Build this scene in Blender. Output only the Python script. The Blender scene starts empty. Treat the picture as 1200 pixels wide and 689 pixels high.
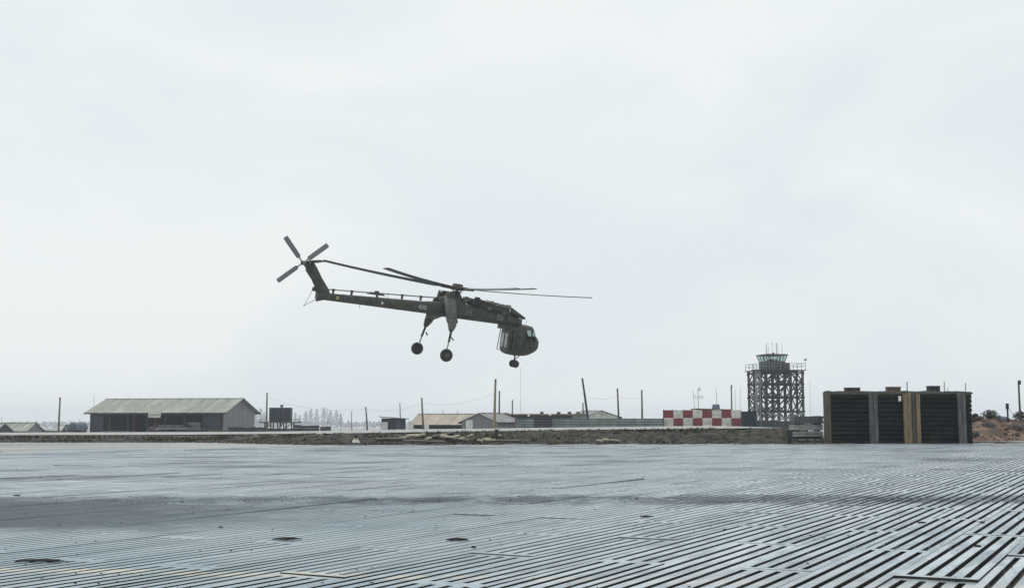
import bpy, bmesh, math, random
import numpy as np
from mathutils import Vector, Matrix, Euler
R = math.radians
random.seed(7)
scene = bpy.context.scene
COL = scene.collection

# ------------------------------------------------------------------ camera
F = 1453.0; CX, CY = 600.0, 344.5; HORIZON = 492.0; CAM_H = 1.08
PITCH = math.atan((HORIZON - CY) / F)
cam_d = bpy.data.cameras.new('camera'); cam = bpy.data.objects.new('camera', cam_d); COL.objects.link(cam)
cam_d.sensor_width = 36; cam_d.lens = F / 1200 * 36; cam_d.clip_end = 9000; cam_d.clip_start = 0.05
cam.location = (0, 0, CAM_H); cam.rotation_euler = (math.pi / 2 + PITCH, 0, 0)
scene.camera = cam
CP, SP = math.cos(PITCH), math.sin(PITCH)
def ray(px, py):
    u, v = px - CX, CY - py
    return u, F * CP - v * SP, F * SP + v * CP
def W(px, py, Y):
    dx, dy, dz = ray(px, py); t = Y / dy
    return Vector((dx * t, Y, CAM_H + dz * t))
def G(px, py, z=0.0):
    dx, dy, dz = ray(px, py); t = (z - CAM_H) / dz
    return Vector((dx * t, dy * t, z))

# ------------------------------------------------------------------ world, sun, exposure
world = bpy.data.worlds.new('World'); scene.world = world; world.use_nodes = True
SUN_EL, SUN_AZ = R(58), R(-35)
nt = world.node_tree; nt.nodes.clear()
def N(t, typ, **kw):
    n = t.nodes.new(typ)
    for k, v in kw.items(): setattr(n, k, v)
    return n
sky = N(nt, 'ShaderNodeTexSky', sky_type='NISHITA', sun_disc=False)
sky.sun_elevation = SUN_EL; sky.sun_rotation = SUN_AZ; sky.dust_density = 4.0; sky.air_density = 1.0
tc = N(nt, 'ShaderNodeTexCoord')
mp = N(nt, 'ShaderNodeMapping'); mp.inputs['Scale'].default_value = (1, 1, 2.2)
nz = N(nt, 'ShaderNodeTexNoise'); nz.inputs['Scale'].default_value = 2.6; nz.inputs['Detail'].default_value = 5; nz.inputs['Roughness'].default_value = .52
nz.inputs['Distortion'].default_value = .4
cr = N(nt, 'ShaderNodeValToRGB')
cr.color_ramp.elements[0].position = .40; cr.color_ramp.elements[0].color = (7.85, 8.5, 8.85, 1)
cr.color_ramp.elements[1].position = .60; cr.color_ramp.elements[1].color = (8.85, 9.2, 9.15, 1)
mx = N(nt, 'ShaderNodeMix', data_type='RGBA'); mx.inputs[0].default_value = .96
bg = N(nt, 'ShaderNodeBackground'); bg.inputs['Strength'].default_value = .1
wo = N(nt, 'ShaderNodeOutputWorld')
L_ = nt.links.new
L_(tc.outputs['Generated'], mp.inputs[0]); L_(mp.outputs[0], nz.inputs['Vector']); L_(nz.outputs[0], cr.inputs[0])
L_(sky.outputs[0], mx.inputs[6]); L_(cr.outputs[0], mx.inputs[7]); L_(mx.outputs[2], bg.inputs[0]); L_(bg.outputs[0], wo.inputs[0])
sd = bpy.data.lights.new('sun', 'SUN'); sd.energy = 1.4; sd.angle = R(25); sd.color = (1, .97, .92)
so = bpy.data.objects.new('sun', sd); COL.objects.link(so)
dirv = Vector((math.sin(SUN_AZ) * math.cos(SUN_EL), math.cos(SUN_AZ) * math.cos(SUN_EL), math.sin(SUN_EL)))
so.rotation_euler = dirv.to_track_quat('Z', 'Y').to_euler()
vs = scene.view_settings; vs.view_transform = 'Standard'; vs.look = 'None'; vs.exposure = 0; vs.gamma = 1; vs.use_curve_mapping = False
scene.cycles.volume_bounces = 1; scene.cycles.max_bounces = 8

# ------------------------------------------------------------------ materials
class NB:
    def __init__(s, t): s.t = t
    def _in(s, sock, v):
        if v is None: return
        if hasattr(v, 'links') or isinstance(v, bpy.types.NodeSocket): s.t.links.new(v, sock)
        else: sock.default_value = v
    def m(s, op, a, b=None, c=None, clamp=False):
        n = s.t.nodes.new('ShaderNodeMath'); n.operation = op; n.use_clamp = clamp
        s._in(n.inputs[0], a)
        if b is not None: s._in(n.inputs[1], b)
        if c is not None: s._in(n.inputs[2], c)
        return n.outputs[0]
    def ss(s, v, a, b):
        n = s.t.nodes.new('ShaderNodeMapRange'); n.interpolation_type = 'SMOOTHSTEP'
        s._in(n.inputs[0], v); n.inputs[1].default_value = a; n.inputs[2].default_value = b
        return n.outputs[0]
    def noise(s, vec, scale, detail=4, rough=.55):
        n = s.t.nodes.new('ShaderNodeTexNoise'); s.t.links.new(vec, n.inputs['Vector'])
        n.inputs['Scale'].default_value = scale; n.inputs['Detail'].default_value = detail; n.inputs['Roughness'].default_value = rough
        return n.outputs[0]
    def mix(s, f, a, b):
        n = s.t.nodes.new('ShaderNodeMix'); n.data_type = 'RGBA'
        s._in(n.inputs[0], f)
        for i, v in ((6, a), (7, b)):
            if isinstance(v, tuple): n.inputs[i].default_value = (*v, 1) if len(v) == 3 else v
            else: s.t.links.new(v, n.inputs[i])
        return n.outputs[2]
    def vmul(s, vec, sc):
        n = s.t.nodes.new('ShaderNodeMapping'); s.t.links.new(vec, n.inputs[0]); n.inputs['Scale'].default_value = sc
        return n.outputs[0]
    def bump(s, h, strength=.4, dist=.02):
        n = s.t.nodes.new('ShaderNodeBump'); s.t.links.new(h, n.inputs['Height'])
        n.inputs['Strength'].default_value = strength; n.inputs['Distance'].default_value = dist
        return n.outputs[0]
def new_mat(name):
    m = bpy.data.materials.new(name); m.use_nodes = True
    b = m.node_tree.nodes['Principled BSDF']
    return m, NB(m.node_tree), b
def mat(name, c1, c2=None, scale=3.0, rough=.7, metal=0.0, bump=0.0, stretch=(1, 1, 1), c3=None, spec=None, obj_space=True):
    m, nb, b = new_mat(name)
    if c2 is None: c2 = tuple(x * .7 for x in c1)
    tcn = m.node_tree.nodes.new('ShaderNodeTexCoord')
    g = m.node_tree.nodes.new('ShaderNodeNewGeometry')
    vec = nb.vmul(tcn.outputs['Object'] if obj_space else g.outputs['Position'], stretch)
    n1 = nb.noise(vec, scale, 6, .62); f = nb.ss(n1, .33, .67)
    col = nb.mix(f, c2, c1)
    if c3 is not None:
        n2 = nb.noise(vec, scale * .37, 5, .6); col = nb.mix(nb.ss(n2, .52, .68), col, c3)
    oi = m.node_tree.nodes.new('ShaderNodeObjectInfo')
    hs = m.node_tree.nodes.new('ShaderNodeHueSaturation')
    nb._in(hs.inputs['Value'], nb.m('MULTIPLY_ADD', oi.outputs['Random'], .24, .88)); m.node_tree.links.new(col, hs.inputs['Color'])
    m.node_tree.links.new(hs.outputs[0], b.inputs['Base Color'])
    nb._in(b.inputs['Roughness'], nb.m('MULTIPLY_ADD', n1, .3, rough - .15))
    b.inputs['Metallic'].default_value = metal
    if spec is not None: b.inputs['Specular IOR Level'].default_value = spec
    if bump: m.node_tree.links.new(nb.bump(n1, .5, bump), b.inputs['Normal'])
    return m
MT = {}
MT['olive'] = mat('olive_drab_paint', (.056, .056, .039), (.018, .020, .014), 3.2, .5, bump=.006, c3=(.07, .064, .05))
MT['olive_grey'] = mat('faded_olive_paint', (.11, .115, .10), (.06, .062, .052), 3, .6, c3=(.035, .037, .03))
MT['black_metal'] = mat('dark_metal', (.03, .03, .028), (.012, .012, .012), 5, .45, metal=.3)
MT['steel'] = mat('bare_steel', (.42, .43, .43), (.25, .25, .25), 6, .35, metal=.8)
MT['blade'] = mat('rotor_blade_paint', (.05, .052, .05), (.03, .031, .03), 3, .5)
MT['tail_blade'] = mat('grey_blade_paint', (.20, .20, .21), (.15, .15, .16), 3, .5)
MT['blade_tip'] = mat('blade_tip_paint', (.38, .30, .10), (.28, .22, .08), 6, .5)
MT['rubber'] = mat('tyre_rubber', (.018, .018, .018), (.03, .028, .025), 8, .8)
MT['white'] = mat('white_paint', (.66, .65, .60), (.46, .45, .41), 2.2, .65, c3=(.36, .34, .30))
MT['red'] = mat('red_paint', (.25, .046, .05), (.15, .035, .04), 2.2, .65, c3=(.20, .075, .07))
MT['signpost'] = mat('red_post_paint', (.17, .04, .045), (.11, .035, .04), 5, .6)
MT['tarpaper'] = mat('pale_roofing', (.30, .31, .265), (.19, .20, .175), .9, .75, c3=(.37, .37, .32), stretch=(2.2, .5, .5))
MT['tan_roof'] = mat('tan_roofing', (.44, .37, .30), (.34, .29, .245), .9, .8, c3=(.27, .25, .22))
MT['grey_wood'] = mat('weathered_grey_boards', (.235, .235, .235), (.15, .15, .152), 1.6, .8, stretch=(4, 4, .5), bump=.01)
MT['dark_wood'] = mat('dark_creosoted_timber', (.036, .037, .040), (.02, .02, .023), 2.5, .75, stretch=(3, 3, .6), bump=.006)
MT['pole'] = mat('weathered_pole_wood', (.13, .105, .085), (.07, .06, .052), 3, .8, stretch=(4, 4, .4))
MT['dark_wall'] = mat('dark_wall_shadow_blue', (.030, .043, .060), (.017, .026, .038), 1.2, .7)  # dark wall colour with the blue of shadows mixed in
MT['interior'] = mat('shade_toned_boards', (.019, .027, .038), (.010, .015, .022), 1.2, .85)  # bluish shade of the building interiors put into the base colour
MT['brown_post'] = mat('muddy_timber', (.13, .105, .08), (.06, .05, .04), 3, .8, stretch=(3, 3, .5), bump=.01)
MT['tan_post'] = mat('new_tan_timber', (.33, .23, .13), (.15, .115, .075), 3.5, .75, stretch=(4, 4, .5), bump=.01, c3=(.11, .10, .07))
MT['grey_post'] = mat('grey_timber', (.14, .145, .14), (.065, .068, .066), 3, .8, stretch=(3, 3, .5), bump=.01)
MT['rev_steel'] = mat('dark_green_steel_sheet', (.011, .016, .016), (.005, .007, .007), 2.5, .65, bump=.01, c3=(.02, .022, .017), spec=.25)
MT['slab'] = mat('grey_stacked_planks', (.33, .325, .32), (.2, .198, .195), 3, .8, bump=.01)
MT['barrier'] = mat('grey_green_corrugated_steel', (.25, .285, .275), (.17, .20, .195), 1.6, .55, metal=.2)
MT['barrier_dark'] = mat('dark_patch_steel', (.10, .105, .125), (.07, .073, .085), 1.6, .6, metal=.2)
MT['gravel_road'] = mat('pale_gravel', (.48, .48, .465), (.26, .265, .26), 1.6, .8, obj_space=False)
MT['sandbag'] = mat('sandbag_cloth', (.50, .45, .34), (.34, .31, .24), 6, .9, bump=.01)
MT['sandbag_dark'] = mat('soaked_sandbag_cloth', (.10, .095, .08), (.06, .057, .05), 5, .9, bump=.02)
MT['mud'] = mat('wet_mud', (.035, .032, .03), (.018, .017, .016), 5, .85, bump=.01, spec=.1)
MT['rock'] = mat('grey_rock', (.13, .122, .115), (.06, .057, .054), 3, .85, bump=.03, spec=.1)
MT['berm_clod'] = mat('red_clod', (.24, .17, .13), (.08, .06, .05), .9, .9, obj_space=False, c3=(.2, .2, .18))
MT['board'] = mat('dark_wet_board', (.09, .075, .06), (.05, .043, .036), 4, .7)
MT['wire'] = mat('black_cable', (.03, .03, .03), (.02, .02, .02), 4, .6)
MT['tower_wall'] = mat('dark_green_boards', (.048, .056, .055), (.03, .035, .036), 2, .7)
MT['drum'] = mat('white_drum_paint', (.7, .7, .68), (.5, .5, .48), 5, .5)
MT['truck'] = mat('truck_teal_grey', (.10, .14, .14), (.06, .085, .09), 2, .6)
MT['canvas'] = mat('faded_canvas', (.10, .105, .095), (.065, .068, .062), 2, .9)
MT['tarp'] = mat('blue_grey_tarpaulin', (.17, .20, .25), (.11, .13, .165), 2, .7)
MT['grass'] = mat('dry_grass', (.075, .085, .035), (.05, .05, .026), .35, .9, obj_space=False, c3=(.13, .115, .06), spec=.05)
MT['bark'] = mat('tree_bark', (.09, .075, .06), (.05, .043, .036), 2, .9)
MT['leaf'] = mat('dark_needles', (.045, .065, .04), (.025, .04, .027), .4, .9, obj_space=False)
MT['bush'] = mat('bush_leaves', (.06, .065, .04), (.035, .04, .026), 1.4, .9)
MT['patch_y'] = mat('yellow_marking', (.40, .36, .20), (.3, .27, .16), 4, .6)
MT['lamp_white'] = mat('white_enamel', (.8, .8, .76), (.7, .7, .66), 5, .4)
def glass_mat(name, tint, t):
    m, nb, b = new_mat(name)
    tr = N(m.node_tree, 'ShaderNodeBsdfTransparent'); tr.inputs[0].default_value = (*tint, 1)
    b.inputs['Base Color'].default_value = (.03, .035, .035, 1); b.inputs['Roughness'].default_value = .06
    mxs = N(m.node_tree, 'ShaderNodeMixShader'); mxs.inputs[0].default_value = t
    out = m.node_tree.nodes['Material Output']; lk = m.node_tree.links.new
    lk(b.outputs[0], mxs.inputs[1]); lk(tr.outputs[0], mxs.inputs[2]); lk(mxs.outputs[0], out.inputs[0])
    return m
MT['pale_glass'] = mat('sky_painted_glass', (.42, .46, .45), (.25, .28, .28), 2, .3)  # opaque pale tone paints in the sky light seen through the rear windows
MT['glass'] = glass_mat('cockpit_glass', (.78, .86, .84), .72)
MT['tower_glass'] = glass_mat('tower_green_glass', (.74, .88, .86), .8)

# matting: everything is laid out in ground metres
TH = math.atan(750 / (F * CP - (CY - HORIZON) * SP))
E1 = Vector((math.sin(TH), math.cos(TH), 0)); E2 = Vector((math.cos(TH), -math.sin(TH), 0))
PW, PL = .559, 3.6
P0 = G(1047, 675)
U0, V0 = P0.dot(E2), P0.dot(E1)
def matting_material(name, groove):
    m, nb, b = new_mat(name)
    g = m.node_tree.nodes.new('ShaderNodeNewGeometry'); pos = g.outputs['Position']
    sx = m.node_tree.nodes.new('ShaderNodeSeparateXYZ'); m.node_tree.links.new(pos, sx.inputs[0])
    X, Y = sx.outputs[0], sx.outputs[1]
    def dot(e): return nb.m('ADD', nb.m('MULTIPLY', X, e.x), nb.m('MULTIPLY', Y, e.y))
    st = nb.m('FLOOR', nb.m('DIVIDE', nb.m('SUBTRACT', dot(E2), U0), PW))
    half = nb.m('MULTIPLY', nb.m('FLOORED_MODULO', st, 2.0), .5)
    kk = nb.m('FLOOR', nb.m('ADD', nb.m('DIVIDE', nb.m('SUBTRACT', dot(E1), V0), PL), half))
    wn = m.node_tree.nodes.new('ShaderNodeTexWhiteNoise'); wn.noise_dimensions = '2D'
    cb = m.node_tree.nodes.new('ShaderNodeCombineXYZ'); m.node_tree.links.new(st, cb.inputs[0]); m.node_tree.links.new(kk, cb.inputs[1])
    m.node_tree.links.new(cb.outputs[0], wn.inputs['Vector'])
    rnd = wn.outputs['Value']
    fine = nb.noise(pos, 9, 6, .65)
    blot = nb.noise(pos, .55, 5, .6)
    streak = nb.noise(nb.vmul(pos, (.20, .42, 1)), 1.0, 6, .62)
    grain = nb.noise(pos, 60, 3, .6)
    dot_n = nb.noise(pos, 1.7, 5, .7)
    # stains: tyre-worn mud lane across the pad, wet film on the left, patches
    yl = nb.m('SUBTRACT', nb.m('SUBTRACT', Y, 17.05), nb.m('MULTIPLY', X, .035))
    yl = nb.m('ADD', yl, nb.m('ADD', nb.m('MULTIPLY', nb.m('SUBTRACT', dot_n, .5), 2.6), nb.m('MULTIPLY', nb.m('SUBTRACT', fine, .5), 1.6)))
    lane = nb.m('SUBTRACT', 1.0, nb.ss(nb.m('ABSOLUTE', yl), .35, 1.45))
    lane = nb.m('MULTIPLY', lane, nb.m('MULTIPLY_ADD', nb.ss(blot, .30, .55), .4, .6))
    lane = nb.m('MULTIPLY', lane, nb.m('MULTIPLY_ADD', nb.ss(nb.noise(nb.vmul(pos, (1, .35, 1)), 1.3, 6, .7), .38, .54), .55, .45))
    wl = nb.m('MULTIPLY', nb.ss(nb.m('ADD', Y, nb.m('MULTIPLY', blot, 3.2)), 13.6, 14.6), nb.m('SUBTRACT', 1.0, nb.ss(nb.m('ADD', Y, nb.m('MULTIPLY', streak, 3)), 17.6, 18.8)))
    wl = nb.m('MULTIPLY', wl, nb.m('SUBTRACT', 1.0, nb.ss(nb.m('ADD', X, nb.m('MULTIPLY', dot_n, 5)), -2.5, 2.5)))
    far = nb.m('MULTIPLY', nb.ss(Y, 19, 24), nb.ss(streak, .50, .64))
    film = nb.m('MULTIPLY', nb.ss(nb.m('ADD', nb.m('MULTIPLY', X, -1.0), nb.m('MULTIPLY', Y, .30)), .6, 6.0), nb.m('SUBTRACT', 1.0, nb.ss(Y, 15, 19)))
    mudm = nb.m('MAXIMUM', nb.m('MULTIPLY', lane, .95), nb.m('MAXIMUM', nb.m('MULTIPLY', wl, .9), nb.m('MULTIPLY', far, .6)))
    base = nb.mix(nb.m('MULTIPLY_ADD', rnd, .5, nb.m('MULTIPLY', blot, .5)), (.31, .385, .435), (.57, .625, .66))
    base = nb.mix(nb.m('MULTIPLY', nb.ss(fine, .52, .75), .4), base, (.30, .31, .31))
    cuv = m.node_tree.nodes.new('ShaderNodeCombineXYZ'); nb._in(cuv.inputs[0], nb.m('MULTIPLY', dot(E2), 5.0)); nb._in(cuv.inputs[1], nb.m('MULTIPLY', dot(E1), .9))
    grime = nb.noise(cuv.outputs[0], 1.0, 8, .68)
    patch = nb.noise(nb.vmul(pos, (.5, 1, 1)), .33, 6, .65)
    base = nb.mix(nb.m('MULTIPLY', nb.ss(grime, .42, .62), nb.m('MULTIPLY_ADD', nb.ss(Y, 19, 32), -.42, .68)), base, (.13, .17, .205))
    base = nb.mix(nb.m('MULTIPLY', nb.ss(patch, .50, .62), .45), base, (.15, .185, .21))
    base = nb.mix(nb.m('MULTIPLY', nb.ss(grime, .36, .22), .6), base, (.36, .27, .20))
    base = nb.mix(nb.m('MULTIPLY', nb.ss(grain, .60, .75), .25), base, (.72, .72, .70))
    base = nb.mix(nb.m('MULTIPLY', film, .7), base, (.17, .25, .285))
    base = nb.mix(mudm, base, (.085, .095, .115))
    # faded yellow taxi line
    a, c = G(0, 667), G(1200, 688); d = (c - a).normalized(); n = Vector((-d.y, d.x, 0))
    dist = nb.m('ABSOLUTE', nb.m('SUBTRACT', nb.m('ADD', nb.m('MULTIPLY', X, n.x), nb.m('MULTIPLY', Y, n.y)), a.dot(n)))
    line = nb.m('MULTIPLY', nb.m('SUBTRACT', 1.0, nb.ss(dist, .07, .16)), nb.m('MULTIPLY', nb.ss(dot_n, .36, .58), nb.m('MULTIPLY_ADD', nb.ss(X, 3.5, -3.5), .45, .4)))
    base = nb.mix(nb.m('MULTIPLY', line, .8), base, (.64, .56, .42))
    if groove:
        base = nb.mix(nb.ss(dot_n, .35, .65), (.018, .018, .018), (.05, .046, .04))
        # far down the pad the slots are silted up
        silt = nb.m('MULTIPLY', nb.m('MULTIPLY', nb.ss(nb.m('ADD', nb.m('MULTIPLY', X, -1.0), nb.m('MULTIPLY', Y, .45)), 1.5, 6.5), nb.ss(Y, 8.4, 10.5)), nb.ss(blot, .20, .42))
        base = nb.mix(nb.m('MULTIPLY', nb.m('MAXIMUM', silt, nb.ss(dot_n, .58, .66)), .75), base, (.24, .28, .29))
        b.inputs['Roughness'].default_value = .6
        b.inputs['Specular IOR Level'].default_value = .25
    else:
        nb._in(b.inputs['Metallic'], nb.m('MULTIPLY', nb.m('SUBTRACT', 1.0, mudm), .35))
        nb._in(b.inputs['Roughness'], nb.m('MULTIPLY_ADD', fine, .26, nb.m('MULTIPLY_ADD', nb.ss(patch, .62, .42), .26, nb.m('MULTIPLY_ADD', mudm, .5, .10))))
        nb._in(b.inputs['Specular IOR Level'], nb.m('MULTIPLY_ADD', mudm, -.4, .5))
        m.node_tree.links.new(nb.bump(fine, .25, .012), b.inputs['Normal'])
    m.node_tree.links.new(base, b.inputs['Base Color'])
    return m
MT['plank'] = matting_material('wet_steel_matting', False)
MT['slot'] = matting_material('mud_in_slots', True)

def ground_material():
    m, nb, b = new_mat('dirt_and_gravel')
    g = m.node_tree.nodes.new('ShaderNodeNewGeometry'); pos = g.outputs['Position']
    sx = m.node_tree.nodes.new('ShaderNodeSeparateXYZ'); m.node_tree.links.new(pos, sx.inputs[0])
    X, Y = sx.outputs[0], sx.outputs[1]
    big = nb.noise(nb.vmul(pos, (.5, 1, 1)), .22, 6, .62); fine = nb.noise(pos, 2.4, 6, .7)
    col = nb.mix(nb.ss(big, .35, .65), (.27, .285, .28), (.40, .41, .40))
    col = nb.mix(nb.m('MULTIPLY', nb.ss(fine, .5, .7), .5), col, (.2, .195, .18))
    # turned-over dark soil of the bank
    foot = nb.m('ADD', Y, nb.m('MULTIPLY', nb.m('SUBTRACT', nb.noise(pos, .5, 4), .5), 3.0))
    fty = nb.m('MULTIPLY_ADD', nb.m('MULTIPLY', nb.m('SUBTRACT', -9.0, X), 1 / 7, clamp=True), 6.5, 57.6)
    d0 = nb.m('SUBTRACT', Y, fty); wob = nb.m('MULTIPLY', nb.m('SUBTRACT', nb.noise(pos, .5, 4), .5), 1.4)
    bk = nb.m('MULTIPLY', nb.ss(nb.m('ADD', d0, wob), -.9, .3), nb.m('SUBTRACT', 1.0, nb.ss(d0, 3.6, 4.1)))
    soil = nb.mix(nb.ss(fine, .38, .62), (.022, .021, .020), (.085, .077, .068))
    soil = nb.mix(nb.m('MULTIPLY', nb.ss(nb.noise(pos, .8, 4), .5, .64), .6), soil, (.065, .065, .036))
    col = nb.mix(bk, col, soil)
    m.node_tree.links.new(col, b.inputs['Base Color']); b.inputs['Roughness'].default_value = .75
    b.inputs['Specular IOR Level'].default_value = .06
    m.node_tree.links.new(nb.bump(fine, .6, .08), b.inputs['Normal'])
    return m
MT['ground'] = ground_material()
def berm_material():
    m, nb, b = new_mat('red_earth')
    g = m.node_tree.nodes.new('ShaderNodeNewGeometry'); pos = g.outputs['Position']
    n1 = nb.noise(pos, 1.1, 6, .65); n2 = nb.noise(pos, .45, 5, .6)
    col = nb.mix(nb.ss(n1, .35, .65), (.13, .085, .066), (.27, .19, .145))
    col = nb.mix(nb.m('MULTIPLY', nb.ss(n2, .53, .62), .8), col, (.10, .085, .07))
    sx = m.node_tree.nodes.new('ShaderNodeSeparateXYZ'); m.node_tree.links.new(pos, sx.inputs[0])
    m.node_tree.links.new(col, b.inputs['Base Color']); b.inputs['Roughness'].default_value = .9; b.inputs['Specular IOR Level'].default_value = .08
    m.node_tree.links.new(nb.bump(n1, .7, .12), b.inputs['Normal'])
    return m
MT['berm'] = berm_material()

# ------------------------------------------------------------------ mesh helpers
class MB:
    def __init__(s): s.v = []; s.f = []; s.mi = []
    def add(s, vs, fs, mi=0):
        o = len(s.v); s.v += [tuple(v) for v in vs]; s.f += [tuple(o + i for i in f) for f in fs]; s.mi += [mi] * len(fs); return s
    def box(s, c, size, rot=None, mi=0, top=None):
        hx, hy, hz = size[0] / 2, size[1] / 2, size[2] / 2
        tx, ty = (top if top else (1, 1))
        vs = [Vector((x * hx * (tx if z > 0 else 1), y * hy * (ty if z > 0 else 1), z * hz)) for z in (-1, 1) for x, y in ((-1, -1), (1, -1), (1, 1), (-1, 1))]
        if rot is not None: vs = [rot @ v for v in vs]
        c = Vector(c)
        return s.add([v + c for v in vs], [(3, 2, 1, 0), (4, 5, 6, 7), (0, 1, 5, 4), (1, 2, 6, 5), (2, 3, 7, 6), (3, 0, 4, 7)], mi)
    def bar(s, a, b, w, h=None, mi=0, up=(0, 0, 1)):
        a, b = Vector(a), Vector(b); d = b - a; L = d.length
        if L < 1e-6: return s
        d.normalize(); up = Vector(up)
        if abs(d.dot(up)) > .98: up = Vector((1, 0, 0))
        x = d.cross(up).normalized(); z = x.cross(d).normalized()
        rot = Matrix((x, d, z)).transposed()
        return s.box((a + b) / 2, (w, L, h or w), rot, mi)
    def tube(s, a, b, r0, r1=None, n=8, cap=True, mi=0):
        a, b = Vector(a), Vector(b); r1 = r0 if r1 is None else r1
        d = (b - a).normalized(); up = Vector((0, 0, 1)) if abs(d.z) < .95 else Vector((1, 0, 0))
        x = d.cross(up).normalized(); y = d.cross(x)
        rings = []
        for p, r in ((a, r0), (b, r1)):
            rings.append([p + (x * math.cos(t) + y * math.sin(t)) * r for t in (2 * math.pi * i / n for i in range(n))])
        return s.loft(rings, cap, mi)
    def loft(s, rings, cap=True, mi=0, skip=None):
        n = len(rings[0]); vs = [p for r in rings for p in r]; fs = []
        for i in range(len(rings) - 1):
            for j in range(n):
                if skip and skip(i, j): continue
                k = (j + 1) % n
                fs.append((i * n + j, i * n + k, (i + 1) * n + k, (i + 1) * n + j))
        if cap:
            fs.append(tuple(range(n - 1, -1, -1))); fs.append(tuple((len(rings) - 1) * n + j for j in range(n)))
        return s.add(vs, fs, mi)
    def lathe(s, prof, c=(0, 0, 0), axis='z', n=20, mi=0):
        rings = []
        for r, h in prof:
            ring = []
            for i in range(n):
                t = 2 * math.pi * i / n; p = (r * math.cos(t), r * math.sin(t), h)
                if axis == 'x': p = (p[2], p[0], p[1])
                if axis == 'y': p = (p[1], p[2], p[0])
                ring.append(Vector(p) + Vector(c))
            rings.append(ring)
        return s.loft(rings, True, mi)
    def mesh(s, name, mats, smooth=False):
        me = bpy.data.meshes.new(name); me.from_pydata(s.v, [], s.f)
        for m in (mats if isinstance(mats, (list, tuple)) else [mats]): me.materials.append(MT[m] if isinstance(m, str) else m)
        me.polygons.foreach_set('material_index', s.mi)
        bm = bmesh.new(); bm.from_mesh(me); bmesh.ops.recalc_face_normals(bm, faces=bm.faces); bm.to_mesh(me); bm.free()
        if smooth:
            me.polygons.foreach_set('use_smooth', [True] * len(me.polygons)); me.set_sharp_from_angle(angle=R(38))
        return me
    def build(s, name, mats, parent=None, smooth=False, bevel=0):
        o = bpy.data.objects.new(name, s.mesh(name, mats, smooth)); COL.objects.link(o)
        if parent is not None: o.parent = parent
        if bevel:
            md = o.modifiers.new('bevel', 'BEVEL'); md.width = bevel; md.segments = 2; md.limit_method = 'ANGLE'
        return o
def tag(o, label=None, cat=None, group=None, kind=None):
    if label: o['label'] = label
    if cat: o['category'] = cat
    if group: o['group'] = group
    if kind: o['kind'] = kind
    return o
def thing(name, label, cat, loc=(0, 0, 0), rotz=0, group=None):
    o = bpy.data.objects.new(name, None); COL.objects.link(o); o.location = loc; o.rotation_euler = (0, 0, rotz)
    o.empty_display_size = .2
    return tag(o, label, cat, group)
def copy_tree(o, parent=None):
    c = o.copy(); COL.objects.link(c); c.parent = parent
    for ch in list(o.children): copy_tree(ch, c)
    return c
def piece(name, mesh, parent, loc=(0, 0, 0), rot=(0, 0, 0), scale=(1, 1, 1)):
    o = bpy.data.objects.new(name, mesh); COL.objects.link(o); o.parent = parent; o.location = loc; o.rotation_euler = rot; o.scale = scale
    return o
def lerp(a, b, t): return a + (b - a) * t
def interp(x, pts):
    if x <= pts[0][0]: return pts[0][1]
    for (x0, y0), (x1, y1) in zip(pts, pts[1:]):
        if x <= x1: return lerp(y0, y1, (x - x0) / (x1 - x0))
    return pts[-1][1]
def sstep(t): t = max(0, min(1, t)); return t * t * (3 - 2 * t)

# ------------------------------------------------------------------ terrain
def mat_edge(X):          # far edge of the matting
    return interp(X, [(-60, 44), (-18, 43.6), (-8, 53.0), (1, 56.0), (14, 58.2), (40, 61)])
CREST = [(-40, .17), (-17.6, .22), (-7.5, .38), (1.8, .52), (12, .63), (14.2, .63), (15.6, .02), (60, .0)]
FARZ = [(-80, -1.15), (-49.6, -1.0), (-12.4, -.22), (31, .05), (80, 0)]
FOOT = [(-40, 65), (-16, 64.5), (-9, 58), (15, 57.2), (60, 62)]
def zground(X, Y):
    ft = interp(X, FOOT); cr_ = interp(X, CREST)
    if Y <= ft: return -.06 - .09 * sstep((Y - mat_edge(X) + .4) / .5) * sstep((mat_edge(X) + 2.0 - Y) / 1.4)
    top = ft + 3.4
    if Y < top: return lerp(-.06, cr_, sstep((Y - ft) / (top - ft)))
    fz = interp(X, FARZ)
    if Y < 84: return cr_
    if Y < 185: return lerp(cr_, fz, (Y - 84) / 101)
    return fz - .0058 * (Y - 185)
def graded(a, b, step, lo, hi, grow=1.25):
    xs = list(np.arange(a, b + 1e-6, step)); s = step; x = b
    while x < hi: s *= grow; x += s; xs.append(min(x, hi))
    s = step; x = a
    while x > lo: s *= grow; x -= s; xs.insert(0, max(x, lo))
    return xs
from mathutils import noise as mnoise
gx = graded(-42, 42, .7, -3200, 3200); gy = graded(48, 70, .45, -400, 4200, 1.18)
verts = []
for y in gy:
    for x in gx:
        z = zground(x, y)
        if y > 56 and abs(x) < 70 and y < 66 and y > interp(x, FOOT):
            z += .16 * (mnoise.noise(Vector((x * .9, y * .9, 0))) + .5 * mnoise.noise(Vector((x * 2.3, y * 2.3, 4)))) * (1 if x < 14.6 else .3) * sstep((y - interp(x, FOOT)) / .8)
        verts.append((x, y, z))
nx = len(gx); faces = [(j * nx + i, j * nx + i + 1, (j + 1) * nx + i + 1, (j + 1) * nx + i) for j in range(len(gy) - 1) for i in range(nx - 1)]
gm = MB(); gm.add(verts, faces); ground = gm.build('ground', 'ground', smooth=True); tag(ground, kind='structure')

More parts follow.
